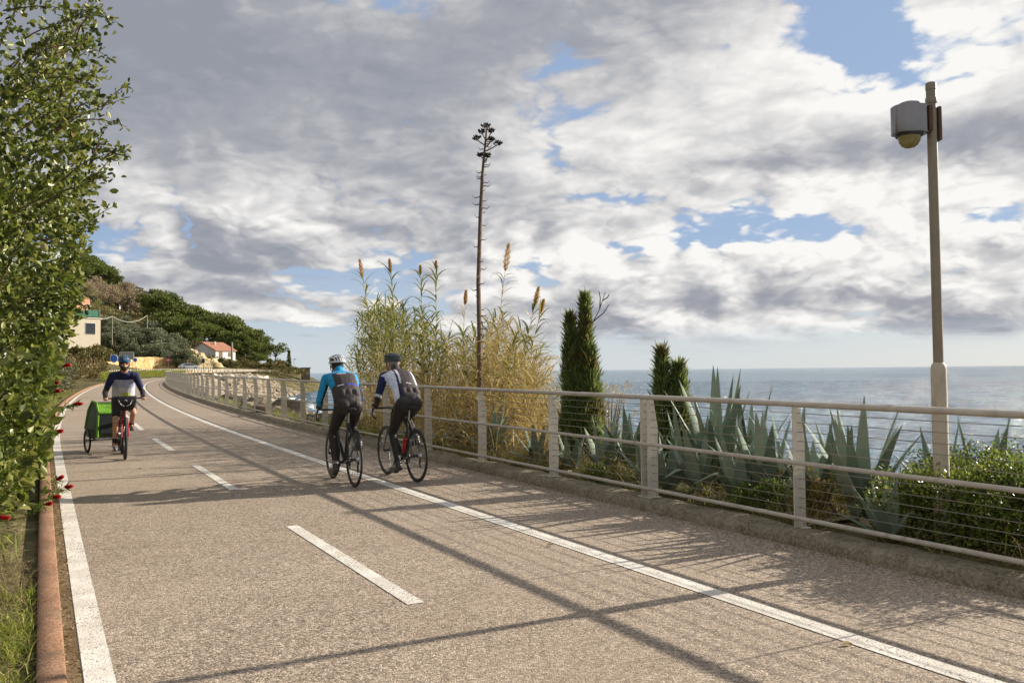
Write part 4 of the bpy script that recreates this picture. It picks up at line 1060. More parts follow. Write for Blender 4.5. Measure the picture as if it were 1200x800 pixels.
def wallstrip(name, pts, m, thick, label, cat, parent=None, jag=0, steps=40):
    """pts: (column, top row, bottom row, distance)"""
    pts = sorted(pts); xs = [p[0] for p in pts]; vs, fs = [], []
    n = steps
    for i in range(n + 1):
        x = xs[0] + (xs[-1] - xs[0]) * i / n; yt, yb, Yd = (np.interp(x, xs, [p[k] for p in pts]) for k in (1, 2, 3))
        t = wpt(x, yt, Yd); b_ = wpt(x, yb, Yd); 
        if jag: t.z += jag * mnoise.noise(Vector((x * .21, 2, 0)))
        rows_ = 6
        for k in range(rows_ + 1):
            q = b_.lerp(t, k / rows_)
            if jag: q.y += jag * 1.2 * mnoise.noise(Vector((q.x * .6, q.z * .8, 4))) + .25 * k / rows_ * jag
            vs.append(q)
        vs.append(Vector((t.x, t.y + thick, t.z))); vs.append(Vector((b_.x, b_.y + thick, b_.z)))
    c = 9
    for i in range(n):
        for k in range(c): a = i * c + k; b2 = i * c + (k + 1) % c; fs.append((a, b2, b2 + c, a + c))
    fs.append(tuple(range(c))); fs.append(tuple(n * c + k for k in range(c - 1, -1, -1)))
    o = MB().add(vs, fs).build(name, m, parent)
    if label: tag(o, label, cat)
    return o
wallstrip('retaining_wall', [(104, 426, 440, 176), (128, 424, 440, 184), (158, 418.5, 438, 194), (180, 418, 437, 200), (206, 421, 436.5, 204)], M_ochre, .8, 'ochre stone retaining wall below the olive grove', 'wall', jag=.12)
wallstrip('rock_face', [(200, 419, 437, 203), (210, 415, 436.5, 207), (222, 409, 436, 210), (232, 412, 436, 212), (240, 419, 436, 214), (252, 423, 435, 216), (262, 430, 435, 218)], M_rockface, 2.0, 'pale yellow cut rock face below the white house', 'rock face', jag=.9, steps=60)

# balustrade of the upper road: white posts, long rail
M_white = worn('white_paint', (.72, .68, .58), .7, 0, .12, 3, .1)
bal = empty('balustrade', tuple(wpt(180, 436, 168))); tag(bal, 'low white balustrade of short posts edging the car road at the bend', 'balustrade'); binv = Matrix.Translation(bal.location).inverted()
def inbal(o): o.parent = bal; o.matrix_parent_inverse = binv; return o
bl_pts = [(112, 436.6, 148), (150, 434.6, 158), (200, 433.6, 172), (250, 432.4, 184)]
xs_ = [p[0] for p in bl_pts]
bp0 = MB().box((0, 0, .42), (.34, .22, .62)).build('baluster', M_white, None); bpm = bp0.data; bpm.materials[0] = M_white; bpo = bp0
k = 0
for x in np.arange(114, 250, 2.72):
    Yd = float(np.interp(x, xs_, [p[2] for p in bl_pts])); yy = float(np.interp(x, xs_, [p[1] for p in bl_pts]))
    p = wpt(x, yy, Yd); o = bpo if k == 0 else bpo.copy()
    if k: COL.objects.link(o)
    o.location = p - Vector((0, 0, .45)); inbal(o); k += 1
pts = [wpt(x, float(np.interp(x, xs_, [p[1] for p in bl_pts])) , float(np.interp(x, xs_, [p[2] for p in bl_pts]))) for x in np.arange(108, 252, 4)]
inbal(MB().tube([p + Vector((0, 0, -.62)) for p in pts], .30, 4, up=(0, 0, 1)).build('plinth', M_ochre))
inbal(MB().tube([p + Vector((0, 0.0, -.08)) for p in pts], .07, 4, up=(0, 0, 1)).build('balustrade_rail', M_white))
# road of the cars behind the balustrade
rp = []
for x in np.arange(90, 262, 6):
    Yd = float(np.interp(x, xs_, [p[2] for p in bl_pts])); p = wpt(x, float(np.interp(x, xs_, [p[1] for p in bl_pts])), Yd)
    for d in (.6, 9): rp.append((p.x - d * .25, p.y + d * 1.6, p.z - .75))
n_ = len(rp) // 2; I = np.arange(n_ * 2).reshape(n_, 2)
cr_ = npmesh('car_road', rp, np.stack([I[:-1, 0], I[1:, 0], I[1:, 1], I[:-1, 1]], -1), M_asphalt); cr_['kind'] = 'structure'
# clipped hedge in front of it
P = []
for i in range(16000):
    x = 118 + 96 * rng.random(); Yd = float(np.interp(x, [118, 150, 214], [92, 112, 146])); b_ = wpt(x, float(np.interp(x, [118, 160, 200, 214], [446.5, 442.6, 440.2, 439.4])), Yd); P.append((b_.x + rng.normal() * .2, b_.y + rng.random() * 1.6, b_.z + .95 * rng.random() ** .8))
P = np.array(P); n = len(P)
hg = leaves('hedge', P, rdir(n) + [0, 0, .8], .20, .07, ML_grass, None, .2); tag(hg, 'low green hedge between the path bend and the white balustrade', 'hedge')
# seaward parapet beyond the bend
wallstrip('parapet', [(228, 433.2, 436.5, 176), (262, 432.0, 435.5, 190), (300, 432.6, 435.2, 200), (326, 433.6, 436, 204)], worn('parapet_concrete', (.36, .31, .24), .85, 0, .2, 1.2, .2), .5, 'long low concrete parapet running out along the headland', 'parapet')
wallstrip('sea_wall', [(232, 440.0, 442.5, 140), (262, 439.6, 443.5, 136), (290, 440.2, 444.5, 132), (312, 441.5, 444.5, 134)], worn('sea_wall_stone', (.62, .56, .44), .9, 0, .25, 1.0, .4), 1.2, 'pale stone sea wall seen through the far railing posts', 'sea wall', jag=.5)

# houses
M_plaster = worn('plaster_white', (.66, .64, .60), .85, 0, .08, 1.5, .1)
M_cream = worn('plaster_cream', (.46, .41, .31), .85, 0, .12, 1.5, .1)
M_tile = worn('roof_tile', (.32, .14, .08), .85, 0, .35, 2.5, .5)
M_glass = mat('window_glass', (.03, .035, .04), .1)
M_shut = worn('shutter', (.12, .07, .04), .6, 0, .2, 5, .1)
M_green = worn('green_netting', (.03, .13, .085), .85, 0, .4, 1.5, .3)
def house(name, label, px, py, Yd, w, d, h, rz, wall, roof, wins, gable=1.4):
    p = wpt(px, py, Yd); o = empty(name, tuple(p), rz); tag(o, label, 'house')
    poly = [(-w / 2, -2), (w / 2, -2), (w / 2, h), (0, h + gable), (-w / 2, h)] if gable else [(-w / 2, -2), (w / 2, -2), (w / 2, h), (-w / 2, h)]
    MB().prism(poly, 0, d).build('wall', wall, o)
    if gable:
        ov = .35; g = math.atan2(gable, w / 2); m = MB()
        for sgn in (-1, 1): m.prism([(0, h + gable + .02), (sgn * (w / 2 + ov), h - ov * math.tan(g) + .02), (sgn * (w / 2 + ov), h - ov * math.tan(g) + .22), (0, h + gable + .24)], -ov, d + ov)
        m.build('roof', roof, o)
    else: MB().box((0, d / 2, h + .12), (w + .4, d + .4, .22)).build('roof', roof, o)
    for wx, wz, ww, wh_ in wins:   # on the front (y=0)
        f = MB().box((wx, -.03, wz), (ww + .16, .10, wh_ + .16)).build('window', M_plaster, o); MB().box((wx, -.09, wz), (ww, .05, wh_)).build('pane', M_shut if ww < .9 else M_glass, f)
    return o
h1 = house('white_house', 'white house with an orange tiled roof below the dark pines', 237, 423.5, 238, 10, 7.5, 3.0, math.radians(-26), M_plaster, M_tile, [(-1.6, 2.6, 1.0, 1.2)], 2.3)
m = MB().box((5.03, 1.9, 1.6), (.10, 1.3, 2.2)).build('window', M_shut, h1); m = MB().box((5.03, 5.2, 1.9), (.10, 1.1, 1.2)).build('window', M_shut, h1)
MB().box((5.6, 3.6, .3), (1.3, 6.4, .18)).build('balcony', M_cream, h1)
MB().box((-1.0, -1.0, .9), (4.5, 1.8, 2.6)).build('annexe', M_plaster, h1, bevel=.02)
MB().box((1.6, 3.0, 5.1), (.5, .5, 1.0)).build('chimney', M_cream, h1)
h2 = house('stone_building', 'cream flat roofed building with one dark window and green netting along its roof', 60, 397, 186, 24, 8, 4.9, math.radians(62), M_cream, worn('terrace_edge', (.55, .50, .42), .8, 0, .1, 2, .1), [(9.4, 2.6, 2.4, 2.5), (1, 2.6, 2.4, 2.5)], 0)
m = MB().box((0, .15, 6.1), (23.8, .06, 1.5)).build('netting', M_green, h2); m = MB().box((11.9, 4.0, 6.1), (.06, 7.8, 1.5)).build('netting', M_green, h2)
for x in (-11.8, -6, 0, 6, 11.8): MB().box((x, .02, 6.3), (.10, .08, 1.7)).build('netting_post', M_pole, h2)
h3 = house('orange_house', 'orange plastered house corner half hidden by the mastic bush', 72, 388, 210, 6, 8, 8.5, 0, worn('orange_plaster', (.42, .19, .115), .8, 0, .15, 1.5, .1), M_tile, [(1.5, 6, .8, 1.4)], 0)
for i, (px, py, Yd, w, h, lab, g) in enumerate([(125, 364, 330, 9, 3.6, 'long pale terrace house behind the bare trees', 0), (166, 351, 395, 7, 3.2, 'small pale house on the ridge above the bare tree', 1.2), (173, 353, 400, 5, 2.6, 'tiny pink roofed house on the ridge', 1.0), (160, 345, 410, 6, 2.8, 'pale hut highest on the ridge', .8), (191, 352, 380, 4, 2.6, 'small white house on the ridge right of the pointed cypress', .8), (140, 366, 335, 6, 3.0, 'pale low house beside the long terrace house', 0)]):
    house('hillside_house', lab, px, py, Yd, w, 6, h, .3, M_cream if i % 2 else M_plaster, M_tile if i in (2, 1) else M_cream, [(-w * .25, h * .55, .9, 1.1), (w * .22, h * .55, .9, 1.1)], g)
ruin = house('stone_hut', 'square dark stone hut at the tip of the headland', 358.5, 438, 214, 2.0, 2.6, 1.4, .3, worn('hut_stone', (.16, .12, .10), .9, 0, .3, 3, .4), worn('hut_roof', (.2, .16, .13), .9, 0, .3, 3, .4), [(.2, .6, .5, .5)], 0)

# poles, wire, signs, car
M_wood = worn('weathered_pole', (.34, .31, .24), .85, 0, .2, 4, .3)
def pole_(name, label, cat, px, py_top, py_bot, Yd, r, m=M_wood, arm=0):
    b_ = wpt(px, py_bot, Yd); t = wpt(px, py_top, Yd); H = t.z - b_.z; o = empty(name, tuple(b_)); tag(o, label, cat)
    MB().tube([(0, 0, -.8), (0, 0, H)], [r, r * .75], 8).build('pole', m, o, smooth=True)
    if arm: MB().box((0, 0, H - .35), (arm, .12, .12)).build('crossarm', m, o)
    return o, t
pA, tA = pole_('utility_pole', 'slim pole in the olive grove carrying the sagging wire, nearer the cream building', 'pole', 131.5, 370.5, 400, 205, .11)
pB, tB = pole_('utility_pole', 'taller pole with a crossarm at the right end of the sagging wire', 'pole', 172.5, 369.5, 392, 240, .16, arm=1.6)
pole_('utility_pole', 'thick grey pole standing right of the white house', 'pole', 271.8, 401, 427, 224, .34)
e0 = wpt(113, 373.5, 197)
def wire(a, b_, sag): return [a.lerp(b_, i / 14) - Vector((0, 0, sag * 4 * (i / 14) * (1 - i / 14))) for i in range(15)]
wv = MB().tube(wire(e0, tA, .3) + wire(tA, tB, 1.6)[1:], .07, 5); w = wv.build('overhead_wire', worn('wire', (.40, .38, .30), .7, 0, .1, 3, 0), smooth=True); tag(w, 'pale sagging overhead wire strung from the cream building to the poles', 'wire')
# blue round road signs with a grey panel
M_blue = worn('sign_blue', (.05, .17, .62), .4, 0, .15, 8, .02); M_grey = worn('sign_back', (.33, .32, .27), .6, .2, .2, 3, .05); M_wht = worn('sign_white', (.75, .75, .75), .5, 0, .05, 5, 0)
p = wpt(148.5, 437, 136); pn = empty('panel', tuple(p)); tag(pn, 'plain grey information panel seen behind the oncoming cyclist', 'panel')
MB().box((0, 0, 2.75), (2.25, .06, 1.2)).build('board', M_grey, pn, bevel=.01)
for sx in (-.95, .95): MB().tube([(sx, .06, -.6), (sx, .06, 3.4)], .045, 8).build('leg', M_pole, pn, smooth=True)
m = MB()
for x, z, w, h in ((-1.12, 2.75, .06, 1.26), (1.12, 2.75, .06, 1.26), (0, 3.35, 2.3, .06), (0, 2.15, 2.3, .06)): m.box((x, -.05, z), (w, .03, h))
m.build('frame', M_wht, pn)
for px, py, Yd, r, lab, mt in [(133.5, 420, 130, .62, 'blue round sign standing left of the grey panel', M_blue), (158.5, 421.5, 134, .33, 'small blue round sign right of the grey panel', M_blue), (197, 421.8, 150, .42, 'small round red and white sign before the ochre wall', None)]:
    c_ = wpt(px, py, Yd); g = height(c_.x, c_.y); o = empty('road_sign', (c_.x, c_.y, g)); tag(o, lab, 'sign')
    H = c_.z - g
    MB().tube([(0, .06, -.5), (0, .06, H + .25)], .035, 8).build('pole', M_pole, o, smooth=True)
    m1 = mt or worn('sign_red', (.42, .05, .06), .4, 0, .1, 8, 0)
    MB().lathe([(r, -.015), (r, .015)], c=(0, 0, H), seg=24, axis='y').build('disc', m1, o)
    if mt: MB().tube([(r * .95 * math.cos(q * PI / 12), -.02, H + r * .95 * math.sin(q * PI / 12)) for q in range(25)], .025 * r / .4, 6).build('rim', M_wht, o)
    else: MB().box((.0, -.025, H), (r * 1.3, .012, r * .34)).build('bar', M_wht, o)
lo = wpt(238.3, 433.5, 178); o = empty('road_sign', tuple(lo)); tag(o, 'dark sign seen from behind on a thin pole before the pale rock face', 'sign')
MB().tube([(0, 0, -.5), (0, 0, 2.3)], .05, 8).build('pole', M_dark, o); MB().lathe([(.34, -.02), (.34, .02)], c=(0, -.05, 1.75), seg=18, axis='y').build('disc', M_dark, o); MB().box((0, -.05, 2.2), (.5, .04, .4)).build('plate', M_dark, o)
pole_('street_lamp', 'thin lamp post at the tip of the headland beside the thin cypress', 'lamp', 344.5, 421, 433, 214, .05, M_dark)
m = MB(); 
for k in range(7): a = k * .9; m.tube([(0, 0, 0), (.35 * math.cos(a), .35 * math.sin(a), .12), (.6 * math.cos(a), .6 * math.sin(a), -.12)], [.06, .05, .01], 4)
o = bpy.data.objects[[x.name for x in bpy.data.objects if x.name.startswith('street_lamp')][0]]
MB().box((.22, 0, 2.6), (.7, .25, .14)).build('lamp_head', M_dark, o, bevel=.02)
# the small car on the upper road
M_car = worn('car_paint', (.42, .45, .50), .25, .4, .05, 4, 0); M_tyre = worn('tyre_rubber', (.018, .018, .018), .8, 0, .2, 20, .2); M_hub = worn('hub', (.4, .4, .42), .35, .8, .1, 6, 0)
cp = wpt(221, 433.2, 186); car = empty('parked_car', (cp.x, cp.y, cp.z), math.radians(40)); tag(car, 'small silver blue car on the upper road before the rock face', 'car')
prof = [(-1.95, .32), (1.95, .32), (2.0, .62), (1.85, .85), (1.0, .95), (.45, 1.38), (-1.0, 1.42), (-1.75, .98), (-2.0, .9), (-2.02, .5)]
MB().prism(prof, -.82, .82).build('body', M_car, car, bevel=.09, smooth=True)
MB().prism([(.93, .96), (.47, 1.31), (-.96, 1.34), (-1.6, .98)], -.835, .835).build('window', M_glass, car)
MB().prism([(.98, .98), (1.03, .98), (.50, 1.36), (.45, 1.36)], -.70, .70).build('windscreen', M_glass, car)
for x in (-1.25, 1.25):
    for y in (-.74, .74):
        wl = MB().lathe([(.2, -.1), (.31, -.1), (.33, -.07), (.33, .07), (.31, .1), (.2, .1)], c=(x, y, .33), seg=20, axis='y').build('wheel', M_tyre, car, smooth=True); MB().lathe([(.2, -.09), (.2, .09)], c=(x, y, .33), seg=14, axis='y').build('rim', M_hub, wl)
for y in (-.6, .6): MB().box((1.97, y, .68), (.08, .3, .14)).build('headlight', M_wht, car, bevel=.02)

# ------------------------------------------------------------------ riprap boulders and surf
def _rock(T, b):
    c = T.pos(); n = T.noise(c, 1.3, 6, .7); n2 = T.noise(c, 7, 5, .7); r = S(T.nt, T.node('ShaderNodeObjectInfo').outputs['Random'])
    col = T.ramp(n * .4 + n2 * .25 + r * .42, [(.28, (.05, .04, .032)), (.5, (.15, .12, .088)), (.68, (.28, .23, .165)), (.9, (.46, .39, .29))])
    T.put(b.inputs['Base Color'], col); T.put(b.inputs['Normal'], T.bump(n2, .8, .08))
M_rock = mat('boulder_rock', rough=.9, spec=.2, fn=_rock)
protos = []
def rockmesh(i):
    bm = bmesh.new(); bmesh.ops.create_cube(bm, size=1.6)
    bmesh.ops.subdivide_edges(bm, edges=bm.edges[:], cuts=2, use_grid_fill=True)
    for v in bm.verts:
        k = v.co.normalized(); v.co = v.co.lerp(k, .45); f = 1 + .5 * mnoise.noise(v.co * 1.3 + Vector((i * 7, 0, 0))) + .2 * mnoise.noise(v.co * 3 + Vector((i * 3, 4, 0))); v.co *= f
    me = bpy.data.meshes.new('boulder'); bm.to_mesh(me); bm.free(); me.materials.append(M_rock); return me
rms = [rockmesh(i) for i in range(8)]
spots = []
for i in range(3600):
    Yd = 19 + 166 * rng.random() ** 1.2; t = .10 + .92 * rng.random(); so = shore_off(Yd); p = CP(s_of_y(Yd), 1.8 + (so - 1.8) * t) if i % 1 == 0 else None
    zt = np.interp(t, [.08, .24, .46, .7, .88, 1.05], [-.18, -.5, -1.15, -1.9, -2.7, -3.2]); sc = .26 + .42 * rng.random() ** 1.5
    spots.append((p.x, p.y, p.z * max(0, 1 - max(0, t - .3) * 2) + zt + .15 * sc, sc))
spots.sort(key=lambda q: -q[3] / q[1])
for i, (x, y, z, sc) in enumerate(spots[:290]):
    o = bpy.data.objects.new('boulder', rms[i % 8]); COL.objects.link(o); o.location = (x, y, z); o.scale = (sc * (.8 + .6 * rnd.random()), sc * (.8 + .5 * rnd.random()), sc * (.55 + .4 * rnd.random())); o.rotation_euler = (rnd.random() * .9, rnd.random() * .9, rnd.random() * 6)
    tag(o, 'grey brown boulder of the rock armour between the far railing and the sea', 'boulder', 'boulders of the rock armour')
VV, FF = [], []; nb = 0
for i, (x, y, z, sc) in enumerate(spots[290:]):
    me = rms[i % 8]; M_ = Matrix.Translation((x, y, z)) @ Matrix.Rotation(rnd.random() * 6, 4, 'Z') @ Matrix.Rotation(rnd.random(), 4, 'X') @ Matrix.Diagonal((sc * 1.1, sc, sc * .75, 1))
    VV += [M_ @ v.co for v in me.vertices]; FF += [[a + nb for a in p.vertices] for p in me.polygons]; nb += len(me.vertices)
g = npmesh('rock_rubble', [tuple(v) for v in VV], FF, M_rock); tag(g, 'smaller rubble filling the gaps of the rock armour down to the water', 'rubble', kind='stuff')
# surf: low broken crests with foam along the rocks
for w_, (off, wd, amp, ya, yb) in enumerate([(.35, 1.5, .22, 24, 150), (2.2, 1.6, .30, 30, 150), (4.6, 1.4, .24, 35, 150), (7.6, 1.1, .16, 40, 120)]):
    vs = []; yy = np.arange(ya, yb, .7); kk = 7
    for y in yy:
        so = shore_off(y) + off + 1.1 * mnoise.noise(Vector((y * .11, w_ * 9, 0))); hh = amp * max(.05, .7 + .9 * mnoise.noise(Vector((y * .16, w_ * 5, 3))))
        s_ = s_of_y(y) if False else None
        m_ = np.interp(y, _Y, _m); L_ = math.sqrt(1 + m_ * m_); X0 = float(np.interp(y, _Y, _X))
        for k in range(kk):
            t = k / (kk - 1); o_ = so + wd * (t - .5) * (1 + .5 * mnoise.noise(Vector((y * .5, k, w_)))); vs.append((X0 + o_ / L_, y - m_ * o_ / L_, -3.05 + .09 * mnoise.noise(Vector((y * 1.3, k * 1.7, w_))) + hh * math.sin(PI * t)))
    n_ = len(yy); I = np.arange(n_ * kk).reshape(n_, kk)
    f = npmesh('sea_foam', vs, np.stack([I[:-1, :-1], I[:-1, 1:], I[1:, 1:], I[1:, :-1]], -1).reshape(-1, 4), M_foam, smooth=True); f['kind'] = 'structure'
# ------------------------------------------------------------------ bicycles
M_rubber = worn('rubber_black', (.020, .020, .020), .75, 0, .25, 30, .1)
M_alloy = worn('alloy', (.45, .45, .46), .3, .9, .08, 12, 0)
M_black = worn('black_alloy', (.025, .025, .027), .35, .3, .2, 12, 0)
def mk_paint(name, col): return worn(name, col, .28, .1, .06, 10, 0)
M_spoke = worn('spoke_steel', (.35, .35, .35), .3, .9, .1, 8, 0)
def ring(mb, c, R, r, seg=48, rs=8, flat=1.0):
    vs = []
    for i in range(seg):
        a = 2 * PI * i / seg
        for k in range(rs):
            b_ = 2 * PI * k / rs; q = R + r * math.cos(b_); vs.append((c[0] + q * math.cos(a), c[1] + r * flat * math.sin(b_), c[2] + q * math.sin(a)))
    mb.add(vs, [(i * rs + k, ((i + 1) % seg) * rs + k, ((i + 1) % seg) * rs + (k + 1) % rs, i * rs + (k + 1) % rs) for i in range(seg) for k in range(rs)]); return mb
def wheel(parent, x, z, R, tr, name='wheel', y=0, rimdepth=.018, rimmat=None, nsp=24, hubw=.05):
    w = ring(MB(), (x, y, z), R - tr, tr).build(name, M_rubber, parent, smooth=True)
    rm = ring(MB(), (x, y, z), R - tr * 2 - rimdepth * .6, rimdepth, flat=.55).build('rim', rimmat or M_black, w, smooth=True)
    m = MB()
    for i in range(nsp):
        a = 2 * PI * i / nsp; s_ = 1 if i % 2 else -1; b_ = a + .28 * (1 if i % 4 < 2 else -1)
        m.tube([(x + .022 * math.cos(b_), y + s_ * hubw * .55, z + .022 * math.sin(b_)), (x + (R - tr * 2 - rimdepth) * math.cos(a), y, z + (R - tr * 2 - rimdepth) * math.sin(a))], .0016, 4, cap=False)
    m.build('spokes', M_spoke, w)
    MB().lathe([(.012, -hubw), (.022, -hubw * .7), (.014, -hubw * .3), (.014, hubw * .3), (.022, hubw * .7), (.012, hubw)], c=(x, y, z), seg=14, axis='y').build('hub', M_black, w, smooth=True)
    return w
def drop_bar(mb, x, z, hw):
    for s_ in (-1, 1):
        mb.tube([(x, 0, z), (x, s_ * hw * .8, z), (x + .03, s_ * hw, z), (x + .09, s_ * hw, z - .005), (x + .12, s_ * hw, z - .04), (x + .11, s_ * (hw + .01), z - .09), (x + .05, s_ * (hw + .02), z - .13), (x - .02, s_ * (hw + .02), z - .135)], .0125, 8)
        mb.tube([(x + .08, s_ * hw, z + .0), (x + .115, s_ * hw, z + .015), (x + .13, s_ * hw, z + .045)], [.015, .018, .012], 8)
        mb.tube([(x + .125, s_ * hw, z + .01), (x + .14, s_ * hw, z - .04), (x + .125, s_ * hw, z - .09)], [.007, .006, .004], 6)
def road_bike(label, loc, rz, paint, accent, crank, name='road_bicycle', touring=False):
    o = empty(name, loc, rz); tag(o, label, 'bicycle')
    rx, fx = (-.41, .585) if not touring else (-.45, .63); R = .338 if not touring else .352; tr = .0125 if not touring else .023
    wheel(o, rx, R, R, tr, 'rear_wheel'); wheel(o, fx, R, R, tr, 'front_wheel')
    BB = (0, 0, .272); ST = (-.165, 0, .80); H1 = (.385, 0, .84 if not touring else .90); H2 = (.425, 0, .70)
    m = MB().tube([BB, ST], [.019, .0155], 10).tube([ST, H1], [.016, .018], 10).tube([BB, H2], [.024, .020], 10).tube([(.378, 0, H1[2] + .03), (.432, 0, .67)], .021, 10)
    for s_ in (-1, 1):
        m.tube([(-.03, s_ * .02, .272), (rx, s_ * .065, R)], [.012, .009], 8); m.tube([(-.15, s_ * .014, .77), (rx, s_ * .065, R)], [.009, .007], 8)
    m.lathe([(.022, -.035), (.022, .035)], c=BB, seg=12, axis='y')
    m.build('frame', paint, o, smooth=True)
    m = MB()
    for s_ in (-1, 1): m.tube([(.432, s_ * .028, .665), (.455, s_ * .045, .60), (fx - .02, s_ * .052, .40), (fx, s_ * .052, R)], [.015, .014, .010, .008], 8)
    m.tube([(.432, -.045, .665), (.432, .045, .665)], .016, 8); m.build('fork', accent, o, smooth=True)
    hz = H1[2] + .075
    MB().tube([(.372, 0, H1[2] + .02), (.366, 0, hz - .01), (.45, 0, hz + .01)], [.015, .016, .015], 8).build('stem', M_black, o, smooth=True)
    m = MB()
    if touring: m.tube([(.38, -.31, hz + .03), (.43, -.2, hz + .02), (.46, 0, hz), (.43, .2, hz + .02), (.38, .31, hz + .03)], .013, 8)
    else: drop_bar(m, .46, hz + .01, .205)
    m.build('handlebar', M_rubber, o, smooth=True)
    MB().tube([(-.165, 0, .78), (-.198, 0, .925)], .0135, 8).build('seatpost', M_alloy if not touring else M_black, o, smooth=True)
    m = MB().tube([(-.335, 0, .950), (-.30, 0, .955), (-.22, 0, .95), (-.12, 0, .943), (-.05, 0, .94)], [.045, .070, .055, .024, .016], 12, flat=.35, up=(0, 0, 1)); m.tube([(-.30, .022, .93), (-.1, .018, .92)], .004, 5); m.tube([(-.30, -.022, .93), (-.1, -.018, .92)], .004, 5)
    m.build('saddle', M_rubber, o, smooth=True)
    cs = MB(); ring(cs, (0, -.045, .272), .088, .006, 36, 6); ring(cs, (0, -.045, .272), .05, .008, 20, 6)
    for i in range(5): a = i * 1.257; cs.tube([(0, -.045, .272), (.088 * math.cos(a), -.045, .272 + .088 * math.sin(a))], .007, 5)
    peds = {}
    for s_ in (-1, 1):
        a = crank + (PI if s_ < 0 else 0); e = Vector((.17 * math.cos(a), s_ * .075, .272 + .17 * math.sin(a))); cs.tube([(0, s_ * .06, .272), e], [.014, .010], 8); peds[s_] = e + Vector((0, s_ * .055, 0))
    cs.tube([(0, -.06, .272), (0, .06, .272)], .018, 8); cs.build('crankset', M_black, o, smooth=True)
    for s_ in (-1, 1): MB().box(peds[s_], (.085, .07, .016)).build('pedal', M_black, o, bevel=.004)
    cg = MB().lathe([(.045, -.035), (.035, -.02), (.024, .0)], c=(rx, -.02, R), seg=18, axis='y'); cg.build('cassette', M_alloy, o)
    MB().tube([(rx - .01, -.05, R - .04), (rx + .02, -.05, R - .10), (rx - .01, -.05, R - .16)], [.016, .012, .014], 8).build('derailleur', M_black, o, smooth=True)
    m = MB().tube([(0, -.047, .36), (rx, -.04, R + .04)], .0035, 4); m.tube([(0, -.047, .184), (rx + .01, -.045, R - .14)], .0035, 4); m.build('chain', M_spoke, o)
    return o, peds, hz

# ------------------------------------------------------------------ riders
def remesh(mb, name, m, parent, vox=.010, smooth_it=6, mats=None, fn=None):
    o = mb.build(name, m, None, weld=False)
    md = o.modifiers.new('r', 'REMESH'); md.mode = 'VOXEL'; md.voxel_size = vox
    sm_ = o.modifiers.new('s', 'SMOOTH'); sm_.factor = .5; sm_.iterations = smooth_it
    dg = bpy.context.evaluated_depsgraph_get(); me = bpy.data.meshes.new_from_object(o.evaluated_get(dg)); me.name = name
    nm = o.name; bpy.data.objects.remove(o); o = bpy.data.objects.new(name, me); COL.objects.link(o); o.parent = parent
    me.materials.clear()
    for q in (mats or [m]): me.materials.append(q)
    for p in me.polygons:
        p.use_smooth = True
        if fn: p.material_index = fn(p.center, p.normal)
    return o
def capsule(mb, a, b_, ra, rb, flat=1.0, n=5, up=None):
    a, b_ = Vector(a), Vector(b_); pts, rs = [], []
    d = (b_ - a).normalized()
    for k in range(4): q = PI / 2 * k / 4; pts.append(a - d * ra * math.cos(q)); rs.append(max(.001, ra * math.sin(q)))
    for k in range(n + 1): pts.append(a.lerp(b_, k / n)); rs.append(ra + (rb - ra) * k / n)
    for k in range(1, 5): q = PI / 2 * k / 4; pts.append(b_ + d * rb * math.sin(q)); rs.append(max(.001, rb * math.cos(q)))
    mb.tube(pts, rs, 14, flat=flat, up=up); return mb
def limb(mb, pts, rs):
    for i in range(len(pts) - 1): capsule(mb, pts[i], pts[i + 1], rs[i], rs[i + 1])
    return mb
def ik(a, b_, l1, l2, hint):
    a, b_ = Vector(a), Vector(b_); d = b_ - a; L = min(d.length, (l1 + l2) * .995); u = d.normalized(); x = (l1 * l1 - l2 * l2 + L * L) / (2 * L); h = math.sqrt(max(0, l1 * l1 - x * x)); hv = Vector(hint); hv = (hv - u * hv.dot(u)).normalized()
    return a + u * x + hv * h
M_skin = mat('skin', (.50, .27, .17), .5, **{'Subsurface Weight': .0})
M_hair = worn('dark_hair', (.035, .022, .015), .8, 0, .3, 30, .4)
def fab(name, col, rough=.75):
    def fn(T, b):
        c = T.coord(); n = T.noise(T.mapping(c, (1, 1.4, .55), (.3, .5, 0)), 13, 4, .55, 1.2); w = T.noise(c, 60, 2)
        T.put(b.inputs['Base Color'], T.mix(n.smooth(.3, .7), tuple(v * .86 for v in col), tuple(min(1, v * 1.15) for v in col)))
        T.put(b.inputs['Normal'], T.bump(n * 1.0 + w * .08, .55, .022))
    return mat(name, col, rough, 0, .25, fn)
F_black = fab('black_lycra', (.024, .022, .024), .6); F_dark = fab('dark_brown_fabric', (.050, .040, .040), .65); F_blue = fab('bright_blue_fabric', (.015, .27, .52)); F_white = fab('white_fabric', (.60, .60, .66)); F_navy = fab('navy_fabric', (.018, .022, .075)); F_grey = fab('grey_fabric', (.22, .21, .22)); F_lime = fab('lime_fabric', (.50, .62, .10)); F_lblue = fab('pale_blue_fabric', (.42, .48, .68)); F_red = worn('red_paint_part', (.50, .02, .015), .35, 0, .1, 8, 0)
F_tights = fab('tights_charcoal', (.030, .026, .024), .55)
